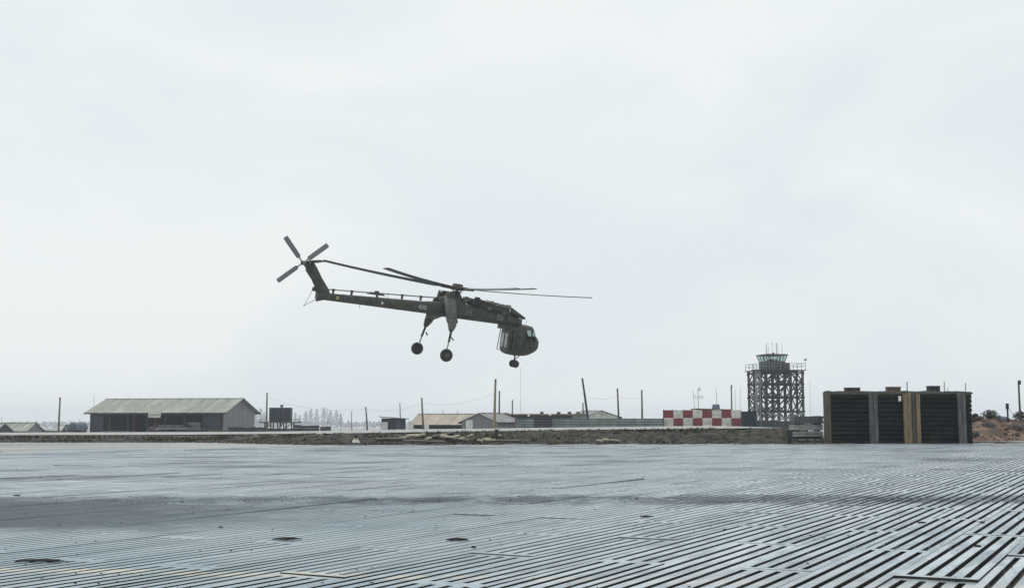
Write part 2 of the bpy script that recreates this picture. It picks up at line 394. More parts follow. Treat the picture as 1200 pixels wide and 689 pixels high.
# gravel road running along the top of the bank
def strip_sheet(name, m, rows, lift=.012):
    b = MB(); vs = []; fs = []
    for x0, y0, x1, y1 in rows:
        for k in range(9):
            t = k / 8; X, Y = lerp(x0, x1, t), lerp(y0, y1, t); vs.append((X, Y, zground(X, Y) + lift))
    for i in range(len(rows) - 1):
        for k in range(8): fs.append((i * 9 + k, i * 9 + k + 1, (i + 1) * 9 + k + 1, (i + 1) * 9 + k))
    b.add(vs, fs); o = b.build(name, m); return tag(o, kind='structure')
strip_sheet('road', 'gravel_road', [(x, interp(x, FOOT) + 3.75 + .25 * mnoise.noise(Vector((x * .7, 0, 3))) - .1, x, interp(x, FOOT) + 24) for x in np.arange(-60, 14.1, .6)], .06)

# ------------------------------------------------------------------ matting: real planks with slots
GRV = [-.1905, -.0635, .0635, .1905]; GW = .047; GD = .03
def plank_mesh(GD):
    b = MB(); hw, hl, e = PW / 2 - .003, PL / 2 - .006, .085
    xs = [-hw]
    for g in GRV: xs += [g - GW / 2, g + GW / 2]
    xs.append(hw); y0, y1 = -hl + e, hl - e
    def q(*p): b.add(p, [(0, 1, 2, 3)], 0)
    q((-hw, -hl, 0), (hw, -hl, 0), (hw, y0, 0), (-hw, y0, 0)); q((-hw, y1, 0), (hw, y1, 0), (hw, hl, 0), (-hw, hl, 0))
    for i in range(0, len(xs), 2): q((xs[i], y0, 0), (xs[i + 1], y0, 0), (xs[i + 1], y1, 0), (xs[i], y1, 0))
    for i in range(1, len(xs) - 1, 2):
        a, c = xs[i], xs[i + 1]; z = -GD
        b.add([(a, y0, z), (c, y0, z), (c, y1, z), (a, y1, z), (a, y0, 0), (c, y0, 0), (c, y1, 0), (a, y1, 0)],
              [(0, 1, 2, 3), (0, 3, 7, 4), (1, 5, 6, 2), (0, 4, 5, 1), (3, 2, 6, 7)], 1)
    z = -.035
    b.add([(-hw, -hl, 0), (hw, -hl, 0), (hw, hl, 0), (-hw, hl, 0), (-hw, -hl, z), (hw, -hl, z), (hw, hl, z), (-hw, hl, z)],
          [(0, 4, 5, 1), (1, 5, 6, 2), (2, 6, 7, 3), (3, 7, 4, 0)], 1)
    return b
PBS = [plank_mesh(d_) for d_ in (.032, .018, .008, .003)]; PMS = []     # clean slots to nearly silted-up slots
for pb in PBS:
    pm_ = bpy.data.meshes.new('plank'); pm_.from_pydata(pb.v, [], pb.f); PMS.append(pm_)
    pm_.materials.append(MT['plank']); pm_.materials.append(MT['slot']); pm_.polygons.foreach_set('material_index', pb.mi)
base = MB(); bx_, by_ = np.arange(-62, 64, 6.0), None
bv = []; bf = []
for i, x in enumerate(bx_): bv += [(x, -14, -.045), (x, mat_edge(x) - .3, -.045)]
for i in range(len(bx_) - 1): bf.append((2 * i, 2 * i + 2, 2 * i + 3, 2 * i + 1))
base.add(bv, bf); pad = base.build('landing_pad', 'mud'); tag(pad, kind='structure')
planks = []
rp = random.Random(3)
for st in range(-190, 190):
    for k in range(-40, 60):
        u = U0 + (st + .5) * PW; v = V0 + (k + .5 - (.5 if st % 2 else 0)) * PL
        c = E2 * u + E1 * v
        if not (-60 < c.x < 60 and -12 < c.y < mat_edge(c.x) - .6): continue
        z = rp.uniform(-.005, .005); rx = rp.gauss(0, .0016); ry = rp.gauss(0, .0045); rz = rp.gauss(0, .0016)
        if rp.random() < .05: ry *= 2.2; z += rp.uniform(0, .012)
        sl_ = sstep((-c.x + .45 * c.y - 1.8) / 4.5) * sstep((c.y - 8.2) / 2.2) + .30 * mnoise.noise(Vector((c.x * .16, c.y * .25, 5))) + rp.gauss(0, .10)
        if c.y > 24: sl_ = max(sl_ * .8, .35 * sstep((c.y - 24) / 14)) if c.x < 8 else sl_
        planks.append((c, z, rx, ry, rz, 0 if sl_ < .32 else 1 if sl_ < .55 else 2 if sl_ < .85 else 3))
def in_view(c):
    if c.y < 5: return False
    return abs(c.x / c.y) < .43 and c.y > 7.0
vis = sorted([i for i, p in enumerate(planks) if in_view(p[0])], key=lambda i: planks[i][0].length)
near = set(vis[:300])
def pmat(p):
    c, z, rx, ry, rz, _ = p
    return Matrix.Translation((c.x, c.y, z)) @ Euler((rx, ry, -TH + rz)).to_matrix().to_4x4()
for i in sorted(near):
    o = bpy.data.objects.new('plank', PMS[planks[i][5]]); COL.objects.link(o); o.parent = pad; o.matrix_local = pmat(planks[i])
rest = [p for i, p in enumerate(planks) if i not in near]
PV = [np.array([(*v, 1) for v in q_.v]) for q_ in PBS]; pv = PV[0]; pf = np.array(pb.f)
allv = np.concatenate([(PV[p[5]] @ np.array(pmat(p)).T)[:, :3] for p in rest])
allf = np.concatenate([pf + i * len(pv) for i in range(len(rest))])
rm = bpy.data.meshes.new('plank_field'); rm.from_pydata(allv, [], allf)
rm.materials.append(MT['plank']); rm.materials.append(MT['slot']); rm.polygons.foreach_set('material_index', np.tile(pb.mi, len(rest)))
ro = bpy.data.objects.new('plank_field', rm); COL.objects.link(ro); ro.parent = pad; tag(ro, kind='stuff')

# ------------------------------------------------------------------ helicopter (local: x nose, y left, z up; rotor hub at the origin of the layout)
def text_mesh(body, size, depth=.004):
    cu = bpy.data.curves.new('marking', 'FONT'); cu.body = body; cu.size = size; cu.align_x = 'CENTER'; cu.align_y = 'CENTER'; cu.offset = .012 * size
    ob = bpy.data.objects.new('marking', cu); COL.objects.link(ob)
    dg = bpy.context.evaluated_depsgraph_get(); me = bpy.data.meshes.new_from_object(ob.evaluated_get(dg))
    bpy.data.objects.remove(ob); return me
def superring(x, zc, hw, hh, n=32, p=2.6, top=1.0):
    ring = []
    for i in range(n):
        t = 2 * math.pi * i / n; c, s_ = math.cos(t), math.sin(t)
        y = hw * math.copysign(abs(c) ** (2 / p), c); z = hh * math.copysign(abs(s_) ** (2 / p), s_)
        ring.append(Vector((x, y, zc + z)))
    return ring
def make_helicopter():
    BASE = -5.85
    hub_w = W(536, 338, 100)
    eul = Euler((R(8), R(4.8), R(27)))
    root = thing('helicopter', 'dark olive heavy-lift crane helicopter hovering with thin tail boom and six rotor blades', 'helicopter')
    root.rotation_euler = eul; root.location = hub_w + eul.to_matrix() @ Vector((0, 0, BASE))
    O = Vector((0, 0, -BASE))           # layout -> root local
    POD = ('cockpit',); pods = []
    ROTOR = ('rotor_mast', 'swashplate', 'rotor_hub', 'blade_cuff', 'rotor_blade', 'transmission')
    def bld(b, name, mats, parent=root, smooth=False, bevel=0):
        off = O if name in ROTOR else O + Vector((.95, 0, 0))
        if name in POD or parent in pods: off = off + Vector((6.9 - .85 * 7.25, 0, 0)); b.v = [(v[0] * .85, v[1], v[2]) for v in b.v]
        b.v = [tuple(Vector(v) + off) for v in b.v]
        return b.build(name, mats, parent, smooth, bevel)
    # backbone beam
    b = MB(); rings = []
    for x, zt, zb, hw in ((-3.4, -1.36, -2.35, .62), (-2.4, -1.25, -2.36, .85), (-.5, -1.15, -2.38, .95), (1.5, -1.25, -2.37, .95), (3.2, -1.45, -2.36, .9), (4.4, -1.62, -2.36, .8), (4.95, -1.8, -2.36, .65)):
        rings.append(superring(x, (zt + zb) / 2, hw, (zt - zb) / 2, 20, 5))
    b.loft(rings); fus = bld(b, 'fuselage', 'olive', smooth=True)
    for k in range(7):                       # side access panels and frames
        x = -2.0 + k * .95
        b = MB(); b.box((x, -.965, -1.85), (.62, .03, .42 + .1 * (k % 2))); bld(b, 'access_panel', 'olive_grey' if k in (2, 5) else 'olive', fus)
    b = MB(); b.bar((-3, -.9, -2.38), (4.6, -.72, -2.40), .05, .06); b.bar((-3, .9, -2.38), (4.6, .72, -2.4), .05, .06); bld(b, 'belly_rail', 'black_metal', fus)
    # tail boom
    b = MB(); rings = []
    for x, zt, zb, hw in ((-3.3, -1.38, -2.35, .62), (-6, -1.50, -2.35, .52), (-9, -1.65, -2.35, .42), (-11.4, -1.78, -2.36, .34), (-12.6, -1.80, -2.36, .30)):
        rings.append(superring(x, (zt + zb) / 2, hw, (zt - zb) / 2, 20, 5))
    b.loft(rings); boom = bld(b, 'tail_boom', 'olive', smooth=True)
    for x in (-4.6, -6, -7.5, -9, -10.4, -11.6):
        b = MB()
        t = (x + 3.3) / -9.3; hw = lerp(.62, .30, t) + .008; zt = lerp(-1.38, -1.80, t) + .006
        b.loft([superring(x - .03, (zt - 2.36) / 2, hw, (zt + 2.362) / 2, 20, 5), superring(x + .03, (zt - 2.36) / 2, hw, (zt + 2.362) / 2, 20, 5)], False)
        bld(b, 'frame_band', 'olive_grey', boom)
    b = MB(); b.tube((-2.6, 0, -.98), (-12.1, 0, -1.52), .055, .05, 10); bld(b, 'drive_shaft', 'steel', root, True)
    for x in (-4.0, -5.6, -7.7, -9.8, -11.3):
        zs = lerp(-.98, -1.52, (x + 2.6) / -9.5)
        b = MB(); b.box((x, 0, zs - .15), (.14, .16, .34)); b.box((x, 0, zs), (.20, .20, .15)); bld(b, 'shaft_bearing', 'olive')
    b = MB(); b.box((-7.8, 0, -1.33), (1.5, .34, .20), top=(.7, .7)); b.box((-7.75, 0, -1.2), (.32, .3, .2)); bld(b, 'gearbox_fairing', 'olive', bevel=.03)
    b = MB(); b.tube((-6.9, -.3, -1.52), (-6.9, -.3, -1.1), .02, .012, 6); bld(b, 'aerial', 'black_metal')
    b = MB(); b.tube((-9.0, 0, -2.36), (-9.0, 0, -2.6), .02, .02, 6); bld(b, 'aerial', 'black_metal')
    # pylon
    b = MB(); rings = []
    for x, z, ch, th in ((-12.0, -2.33, 1.15, .30), (-12.12, -1.75, 1.0, .26), (-12.68, -.85, .72, .20), (-13.18, -.05, .64, .17), (-13.48, .32, .60, .15)):
        ring = []
        for i in range(20):
            t = 2 * math.pi * i / 20
            ring.append(Vector((x + ch / 2 * math.cos(t), th * math.sin(t) * (1 if math.cos(t) > 0 else (1 + math.cos(t) * .7)), z + ch * .20 * math.cos(t))))
        rings.append(ring)
    b.loft(rings); pyl = bld(b, 'tail_pylon', 'olive', smooth=True)
    b = MB(); b.tube((-12.62, 0, -1.66), (-13.75, 0, .12), .06, .06, 8); b.lathe([(.05, -.18), (.17, -.12), (.17, .12), (.05, .18)], (-12.82, 0, -1.62), 'x', 12); bld(b, 'pylon_drive_shaft', 'olive', smooth=True)
    for t in (.42, .8):
        x, z = lerp(-12.62, -13.75, t), lerp(-1.66, .12, t); b = MB(); b.bar((x, 0, z), (x + .42, 0, z + .06), .09); bld(b, 'shaft_bearing', 'olive')
    b = MB(); b.lathe([(.05, -.30), (.17, -.26), (.21, 0), (.19, .45), (.12, .62), (.10, .95)], (-13.68, .05, .26), 'y', 14); bld(b, 'tail_gearbox', 'olive', smooth=True)
    b = MB(); rings = []
    for yy, ch, x, z in ((-.05, .95, -13.3, .42), (-1.4, .85, -13.36, .5), (-2.75, .72, -13.42, .54)):
        rings.append([Vector((x + ch / 2 * math.cos(t), yy, z + .06 * math.sin(t))) for t in (2 * math.pi * i / 14 for i in range(14))])
    b.loft(rings); bld(b, 'stabilizer', 'blade', smooth=True)
    b = MB(); b.tube((-12.55, 0, -2.36), (-13.45, 0, -2.98), .028, .022, 7); b.tube((-12.95, 0, -1.7), (-13.45, 0, -2.98), .022, .022, 7); b.lathe([(.02, -.05), (.06, 0), (.02, .05)], (-13.47, 0, -3.0), 'x', 8)
    bld(b, 'tail_skid', 'steel')
    # tail rotor
    b = MB(); b.lathe([(.10, 0), (.17, .03), (.17, .18), (.08, .24)], (-13.68, .98, .26), 'y', 14); thub = bld(b, 'tail_rotor_hub', 'black_metal', smooth=True)
    for k in range(4):
        a = R(43 + 90 * k); d = Vector((math.cos(a), 0, math.sin(a))); n_ = Vector((-math.sin(a), 0, math.cos(a))); yv = Vector((0, 1, 0)); c0 = Vector((-13.68, 1.1, .26))
        b = MB(); b.tube(c0 + d * .1, c0 + d * .55, .055, .055, 8); rings = []
        for r_, ch in ((.5, .20), (.62, .36), (1.5, .38), (2.4, .38), (2.44, .30)):
            rings.append([c0 + d * r_ + n_ * (ch / 2 * math.cos(t)) + yv * (.028 * math.sin(t) + .10 * ch * math.cos(t)) for t in (2 * math.pi * i / 12 for i in range(12))])
        b.loft(rings); bld(b, 'tail_rotor_blade', 'tail_blade', smooth=True)
    # cockpit pod
    prof = [(3.72, -2.55, -4.62, .80), (3.78, -2.42, -4.70, .94), (4.05, -2.30, -4.79, 1.06), (4.5, -2.22, -4.83, 1.10), (4.95, -2.19, -4.84, 1.11), (5.4, -2.19, -4.82, 1.10), (5.85, -2.20, -4.77, 1.07), (6.22, -2.24, -4.68, 1.04), (6.42, -2.58, -4.58, 1.0), (6.62, -2.98, -4.48, .95), (6.90, -3.10, -4.32, .84), (7.10, -3.28, -4.12, .66), (7.22, -3.50, -3.94, .36), (7.25, -3.68, -3.80, .12)]
    n = 40; rings = []
    for i in range(len(prof) - 1):
        for q in range(3):
            t = q / 3; a, c = prof[i], prof[i + 1]; x, zt, zb, hw = (lerp(a[k], c[k], t) for k in range(4))
            rings.append(superring(x, (zt + zb) / 2, hw, (zt - zb) / 2, n, 3.2))
    x, zt, zb, hw = prof[-1]; rings.append(superring(x, (zt + zb) / 2, hw, (zt - zb) / 2, n, 3.2))
    # j: 0 = left side (+y), 10 top, 20 right side, 30 bottom
    wins = [(20, 25, 15, 20), (20, 25, 0, 5), (24, 29, 10, 14), (24, 29, 6, 10), (15, 19, 16, 20), (15, 19, 0, 4), (4, 6, 17, 24), (4, 6, 36, 43), (33, 36, 26, 30), (33, 36, 30, 34)]
    def inwin(i, j):
        for (i0, i1, j0, j1) in wins:
            if i0 <= i < i1 and (j0 <= j < j1 or j0 <= j + n < j1): return True
        return False
    b = MB(); b.loft(rings, True, 0, inwin); pod = bld(b, 'cockpit', 'olive', smooth=True); pods.append(pod)
    for (i0, i1, j0, j1) in wins:
        b = MB(); vs = []; fs = []; m_ = j1 - j0 + 1
        for i in range(i0, i1 + 1):
            for j in range(j0, j1 + 1): vs.append(rings[i][j % n])
        for i in range(i1 - i0):
            for j in range(m_ - 1): fs.append((i * m_ + j, i * m_ + j + 1, (i + 1) * m_ + j + 1, (i + 1) * m_ + j))
        b.add(vs, fs); w_ = bld(b, 'window', 'glass', pod, True)
        b = MB(); P = []
        P += [rings[i0][j % n] for j in range(j0, j1 + 1)] + [rings[i][j1 % n] for i in range(i0 + 1, i1 + 1)] + [rings[i1][j % n] for j in range(j1 - 1, j0 - 1, -1)] + [rings[i][j0 % n] for i in range(i1 - 1, i0, -1)]
        for a, c in zip(P, P[1:] + P[:1]): b.bar(a, c, .035, .035)
        bld(b, 'window_frame', 'olive', w_ if False else pod)
    # rear facing windows on the back bulkhead, door outline, nose details
    for sgn in (-1, 1):
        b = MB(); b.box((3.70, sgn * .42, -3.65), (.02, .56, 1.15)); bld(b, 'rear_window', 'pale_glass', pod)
        b = MB(); y = sgn * 1.125
        for p, q in (((4.35, y, -2.75), (5.35, y, -2.75)), ((4.35, y, -4.35), (5.35, y, -4.35)), ((4.35, y, -2.75), (4.35, y, -4.35)), ((5.35, y, -2.75), (5.35, y, -4.35))): b.bar(p, q, .03, .03)
        b.box((5.2, y, -3.6), (.14, .03, .05)); bld(b, 'door', 'black_metal', pod)
        b = MB(); b.bar((3.62, sgn * .8, -2.6), (3.52, sgn * .86, -4.5), .06, .06); b.bar((3.52, sgn * .86, -4.5), (3.75, sgn * .86, -4.55), .06, .06); bld(b, 'handrail', 'tan_post' if sgn > 0 else 'olive', pod)
    b = MB(); b.box((4.1, 0, -2.3), (1.3, 1.3, .42)); b.box((3.75, 0, -2.55), (.6, 1.5, .45)); bld(b, 'neck', 'olive')
    for sgn in (-1, 1):
        b = MB(); b.box((5.6, sgn * .5, -3.85), (.5, .48, .12)); b.box((5.38, sgn * .5, -3.45), (.12, .46, .8)); bld(b, 'seat', 'black_metal', pod)
    b = MB(); b.box((6.5, 0, -3.75), (.5, 1.3, .7), top=(.5, .9)); bld(b, 'instrument_panel', 'black_metal', pod)
    b = MB(); b.tube((5.9, .2, -2.25), (5.95, .2, -1.75), .015, .008, 6); bld(b, 'aerial', 'black_metal', pod)
    b = MB(); b.tube((6.9, 0, -3.2), (7.35, 0, -3.1), .02, .012, 6); bld(b, 'pitot_tube', 'black_metal', pod)
    # engines
    for sgn in (-1, 1):
        y = sgn * .62
        b = MB(); b.lathe([(.20, .4), (.33, .55), (.40, 1.0), (.42, 1.9), (.36, 2.4), (.44, 2.5), (.46, 3.3), (.40, 3.6), (.28, 3.7)], (0, y, -1.02), 'x', 16)
        b.v = [(v[0], v[1], v[2] - .14 * (v[0] - 1)) for v in b.v]; eng = bld(b, 'engine', 'olive', smooth=True)
        b = MB(); vs = [(3.55, y - .42, -.86), (3.55, y + .42, -.86), (5.1, y + .36, -1.62), (5.1, y - .36, -1.62), (3.55, y - .42, -1.3), (3.55, y + .42, -1.3), (5.05, y + .36, -1.78), (5.05, y - .36, -1.78)]
        b.add(vs, [(0, 1, 2, 3), (7, 6, 5, 4), (0, 4, 5, 1), (1, 5, 6, 2), (2, 6, 7, 3), (3, 7, 4, 0)]); bld(b, 'intake_cover', 'olive', eng, bevel=.04)
        b = MB(); b.box((3.5, y, -1.05), (.10, .95, .62)); bld(b, 'intake_ring', 'steel', eng, bevel=.02)
        b = MB(); b.tube((.95, y * 1.0, -.95), (.45, y * 2.0, -.80), .25, .29, 14); bld(b, 'exhaust', 'black_metal', eng, True)
        for k in range(5):
            b = MB(); x = 1.2 + .45 * k; b.box((x, y * 1.62, -1.2 - .07 * k), (.2 + .1 * (k % 2), .2, .16 + .08 * (k % 3))); bld(b, 'accessory_box', 'olive_grey' if k % 3 == 1 else 'black_metal', eng)
        b = MB(); b.tube((1.0, y * 1.68, -.82), (3.4, y * 1.68, -1.15), .035, .035, 6); b.tube((1.3, y * 1.5, -.62), (3.4, y * 1.4, -.9), .03, .03, 6); bld(b, 'hose', 'black_metal', eng)
        for x in (1.0, 2.3, 3.3):
            b = MB(); b.bar((x, y, -1.4), (x, y * .9, -1.75), .09); bld(b, 'engine_mount', 'olive', eng)
        b = MB(); b.bar((4.9, y, -1.7), (4.95, y, -2.3), .06); bld(b, 'cover_strut', 'olive', eng)
    # transmission
    b = MB(); b.lathe([(.85, -1.25), (.80, -.95), (.50, -.70), (.34, -.45), (.22, -.25)], (0, 0, 0), 'z', 20); bld(b, 'transmission', 'olive', smooth=True)
    for k, (x, y, z, sx, sy, sz) in enumerate(((-1.0, -.45, -1.0, .7, .5, .5), (-1.1, .4, -.95, .6, .6, .6), (.55, -.55, -.9, .35, .35, .5), (.45, .5, -.95, .5, .4, .4), (-.5, -.75, -.8, .3, .25, .4), (.8, -.3, -.62, .4, .3, .3), (-1.9, 0, -1.0, .9, .55, .35))):
        b = MB(); b.box((x, y, z), (sx, sy, sz)); bld(b, 'gearbox_housing', 'olive_grey' if k == 4 else 'olive', bevel=.05)
    rg = random.Random(8)
    for k in range(34):                      # pipes, boxes and brackets of the exposed machinery deck
        x = rg.uniform(-2.2, 3.6); y = rg.uniform(-.95, .95); z = -1.12 - .06 * max(0, x) + rg.uniform(.02, .42); b = MB()
        if rg.random() < .55: b.box((x, y, z), (rg.uniform(.15, .5), rg.uniform(.12, .35), rg.uniform(.12, .42)), Matrix.Rotation(rg.uniform(-.3, .3), 3, 'Y'))
        else: b.tube((x, y, z), (x + rg.uniform(-.7, .7), y + rg.uniform(-.2, .2), z + rg.uniform(-.2, .25)), rg.uniform(.04, .09), None, 8)
        bld(b, 'machinery', ('olive', 'black_metal', 'olive_grey', 'steel', 'brown_post')[k % 5 if k % 7 else 3])
    b = MB(); b.tube((0, 0, -.6), (0, 0, .06), .13, .12, 12); bld(b, 'rotor_mast', 'steel', smooth=True)
    b = MB(); b.lathe([(.30, -.34), (.40, -.30), (.40, -.24), (.20, -.22)], (0, 0, 0), 'z', 18)
    for k in range(6):
        a = R(-27 + 60 * k + 15); b.tube((.36 * math.cos(a), .36 * math.sin(a), -.27), (.55 * math.cos(a + .1), .55 * math.sin(a + .1), .02), .025, .025, 6)
    bld(b, 'swashplate', 'black_metal', smooth=True)
    b = MB(); b.lathe([(.22, -.16), (.62, -.12), (.66, 0), (.62, .14), (.44, .19), (.42, .34), (.24, .38)], (0, 0, 0), 'z', 20); hub = bld(b, 'rotor_hub', 'olive', smooth=True)
    for k in range(6):
        a = R(-23 + 60 * k); d = Vector((math.cos(a), math.sin(a), 0)); n_ = Vector((-math.sin(a), math.cos(a), 0)); zv = Vector((0, 0, 1))
        b = MB(); b.bar(d * .42, d * 1.35 + zv * .04, .26, .22); b.tube(d * .6 - n_ * .15 + zv * .10, d * 1.0 - n_ * .12 + zv * .1, .06, .06, 8); b.bar(d * .5 + n_ * .16, d * .95 + n_ * .16, .05, .2)
        bld(b, 'blade_cuff', 'olive', hub)
        b = MB(); rings = []; tips = []
        for s_ in np.linspace(1.15, 10.97, 26):
            ch = .60 if s_ > 1.9 else lerp(.2, .60, (s_ - 1.15) / .75); tw = R(15 - 8 * s_ / 10.97 + 9 * math.cos(a - R(153)))
            z = .035 * s_ + .0030 * s_ * s_ + .012 * s_ * math.cos(a - R(63))
            c_ = d * s_ + zv * z; ring = []
            for i in range(14):
                t = 2 * math.pi * i / 14; cx, cz = ch / 2 * math.cos(t), .038 * math.sin(t)
                ring.append(c_ + n_ * (cx * math.cos(tw) - cz * math.sin(tw)) + zv * (cx * math.sin(tw) + cz * math.cos(tw)))
            rings.append(ring)
        b.loft(rings[:9]); b.loft(rings[8:10], True, 1); b.loft(rings[9:])
        bld(b, 'rotor_blade', ['blade', 'olive_grey'], smooth=True)
    # main landing gear
    for sgn in (-1, 1):
        b = MB(); rings = []
        for (x, y, z, ch, th) in ((-1.85, .55, -.75, .85, .24), (-1.9, 1.15, -1.15, 1.05, .30), (-2.0, 1.9, -2.1, .95, .27), (-2.05, 2.5, -3.0, .72, .23), (-2.15, 2.66, -3.4, .40, .17)):
            rings.append([Vector((x + ch / 2 * math.cos(t), sgn * (y + th * .8 * math.sin(t)), z + th * .5 * math.sin(t))) for t in (2 * math.pi * i / 16 for i in range(16))])
        b.loft(rings); leg = bld(b, 'gear_leg', 'olive_grey' if sgn < 0 else 'olive', smooth=True)
        b = MB(); b.box((-1.85, sgn * .85, -.72), (.7, .42, .5)); b.box((-1.7, sgn * .8, -.42), (.42, .32, .2)); b.box((-2.1, sgn * .85, -.44), (.14, .3, .24)); bld(b, 'leg_blister', 'olive', leg, bevel=.06)
        b = MB(); b.bar((-1.6, sgn * .95, -2.2), (-2.0, sgn * 2.3, -2.7), .9, .22); bld(b, 'leg_brace', 'olive', leg, bevel=.05)
        b = MB(); b.tube((-2.1, sgn * 2.62, -3.2), (-2.3, sgn * 2.85, -4.3), .10, .09, 10); b.bar((-2.05, sgn * 2.6, -3.9), (-1.85, sgn * 2.75, -4.15), .08); bld(b, 'oleo_strut', 'black_metal', leg, True)
        b = MB(); b.tube((-2.28, sgn * 2.83, -4.2), (-2.42, sgn * 2.9, -5.0), .06, .06, 10); bld(b, 'piston', 'steel', leg, True)
        b = MB(); b.bar((-2.42, sgn * 2.85, -4.95), (-2.45, sgn * 2.92, -5.35), .12, .12); b.tube((-2.45, sgn * 2.8, -5.34), (-2.45, sgn * 3.25, -5.34), .06, .06, 8); bld(b, 'axle', 'black_metal', leg)
        b = MB(); b.lathe([(.28, -.14), (.44, -.155), (.50, -.10), (.515, 0), (.50, .10), (.44, .155), (.28, .14)], (-2.45, sgn * 3.08, -5.34), 'y', 26); wh = bld(b, 'wheel', 'rubber', smooth=True)
        b = MB(); b.lathe([(.08, -.17), (.12, -.15), (.25, -.10), (.285, -.13), (.285, .13), (.25, .10), (.12, .15), (.08, .17)], (-2.45, sgn * 3.08, -5.34), 'y', 20); bld(b, 'rim', 'olive_grey', wh, True)
    # nose gear
    b = MB(); b.tube((5.05, 0, -4.75), (5.08, 0, -5.35), .075, .06, 10); b.bar((5.08, 0, -5.2), (5.5, 0, -4.8), .05); b.bar((5.08, -.16, -5.5), (5.08, -.16, -5.2), .05); b.bar((5.08, .16, -5.5), (5.08, .16, -5.2), .05); b.bar((5.08, -.18, -5.22), (5.08, .18, -5.22), .06); bld(b, 'nose_gear_strut', 'black_metal')
    for sgn in (-1, 1):
        b = MB(); b.lathe([(.15, -.08), (.27, -.09), (.31, -.05), (.315, 0), (.31, .05), (.27, .09), (.15, .08)], (5.08, sgn * .28, -5.52), 'y', 22); wh = bld(b, 'nose_wheel', 'rubber', smooth=True)
        b = MB(); b.lathe([(.04, -.10), (.13, -.06), (.16, -.08), (.16, .08), (.13, .06), (.04, .10)], (5.08, sgn * .28, -5.52), 'y', 16); bld(b, 'rim', 'olive_grey', wh, True)
    b = MB(); b.tube((5.08, -.28, -5.52), (5.08, .28, -5.52), .035, .035, 8); bld(b, 'nose_axle', 'steel')
    # markings on the right side
    me = text_mesh('430', .46); me.materials.append(MT['white'])
    o = piece('serial_number', me, root, Vector((-3.05, -.615, -1.90)) + O, (math.pi / 2, 0, R(-2)))
    for x, z, s_, m_ in ((-7.35, -1.99, .16, 'white'), (-11.0, -2.05, .2, 'patch_y')):
        b = MB(); t = (x + 3.3) / -9.3; b.box((x, -lerp(.62, .30, t) - .008, z), (s_, .012, s_ * 1.2)); bld(b, 'marking', m_)
    return root
make_helicopter()

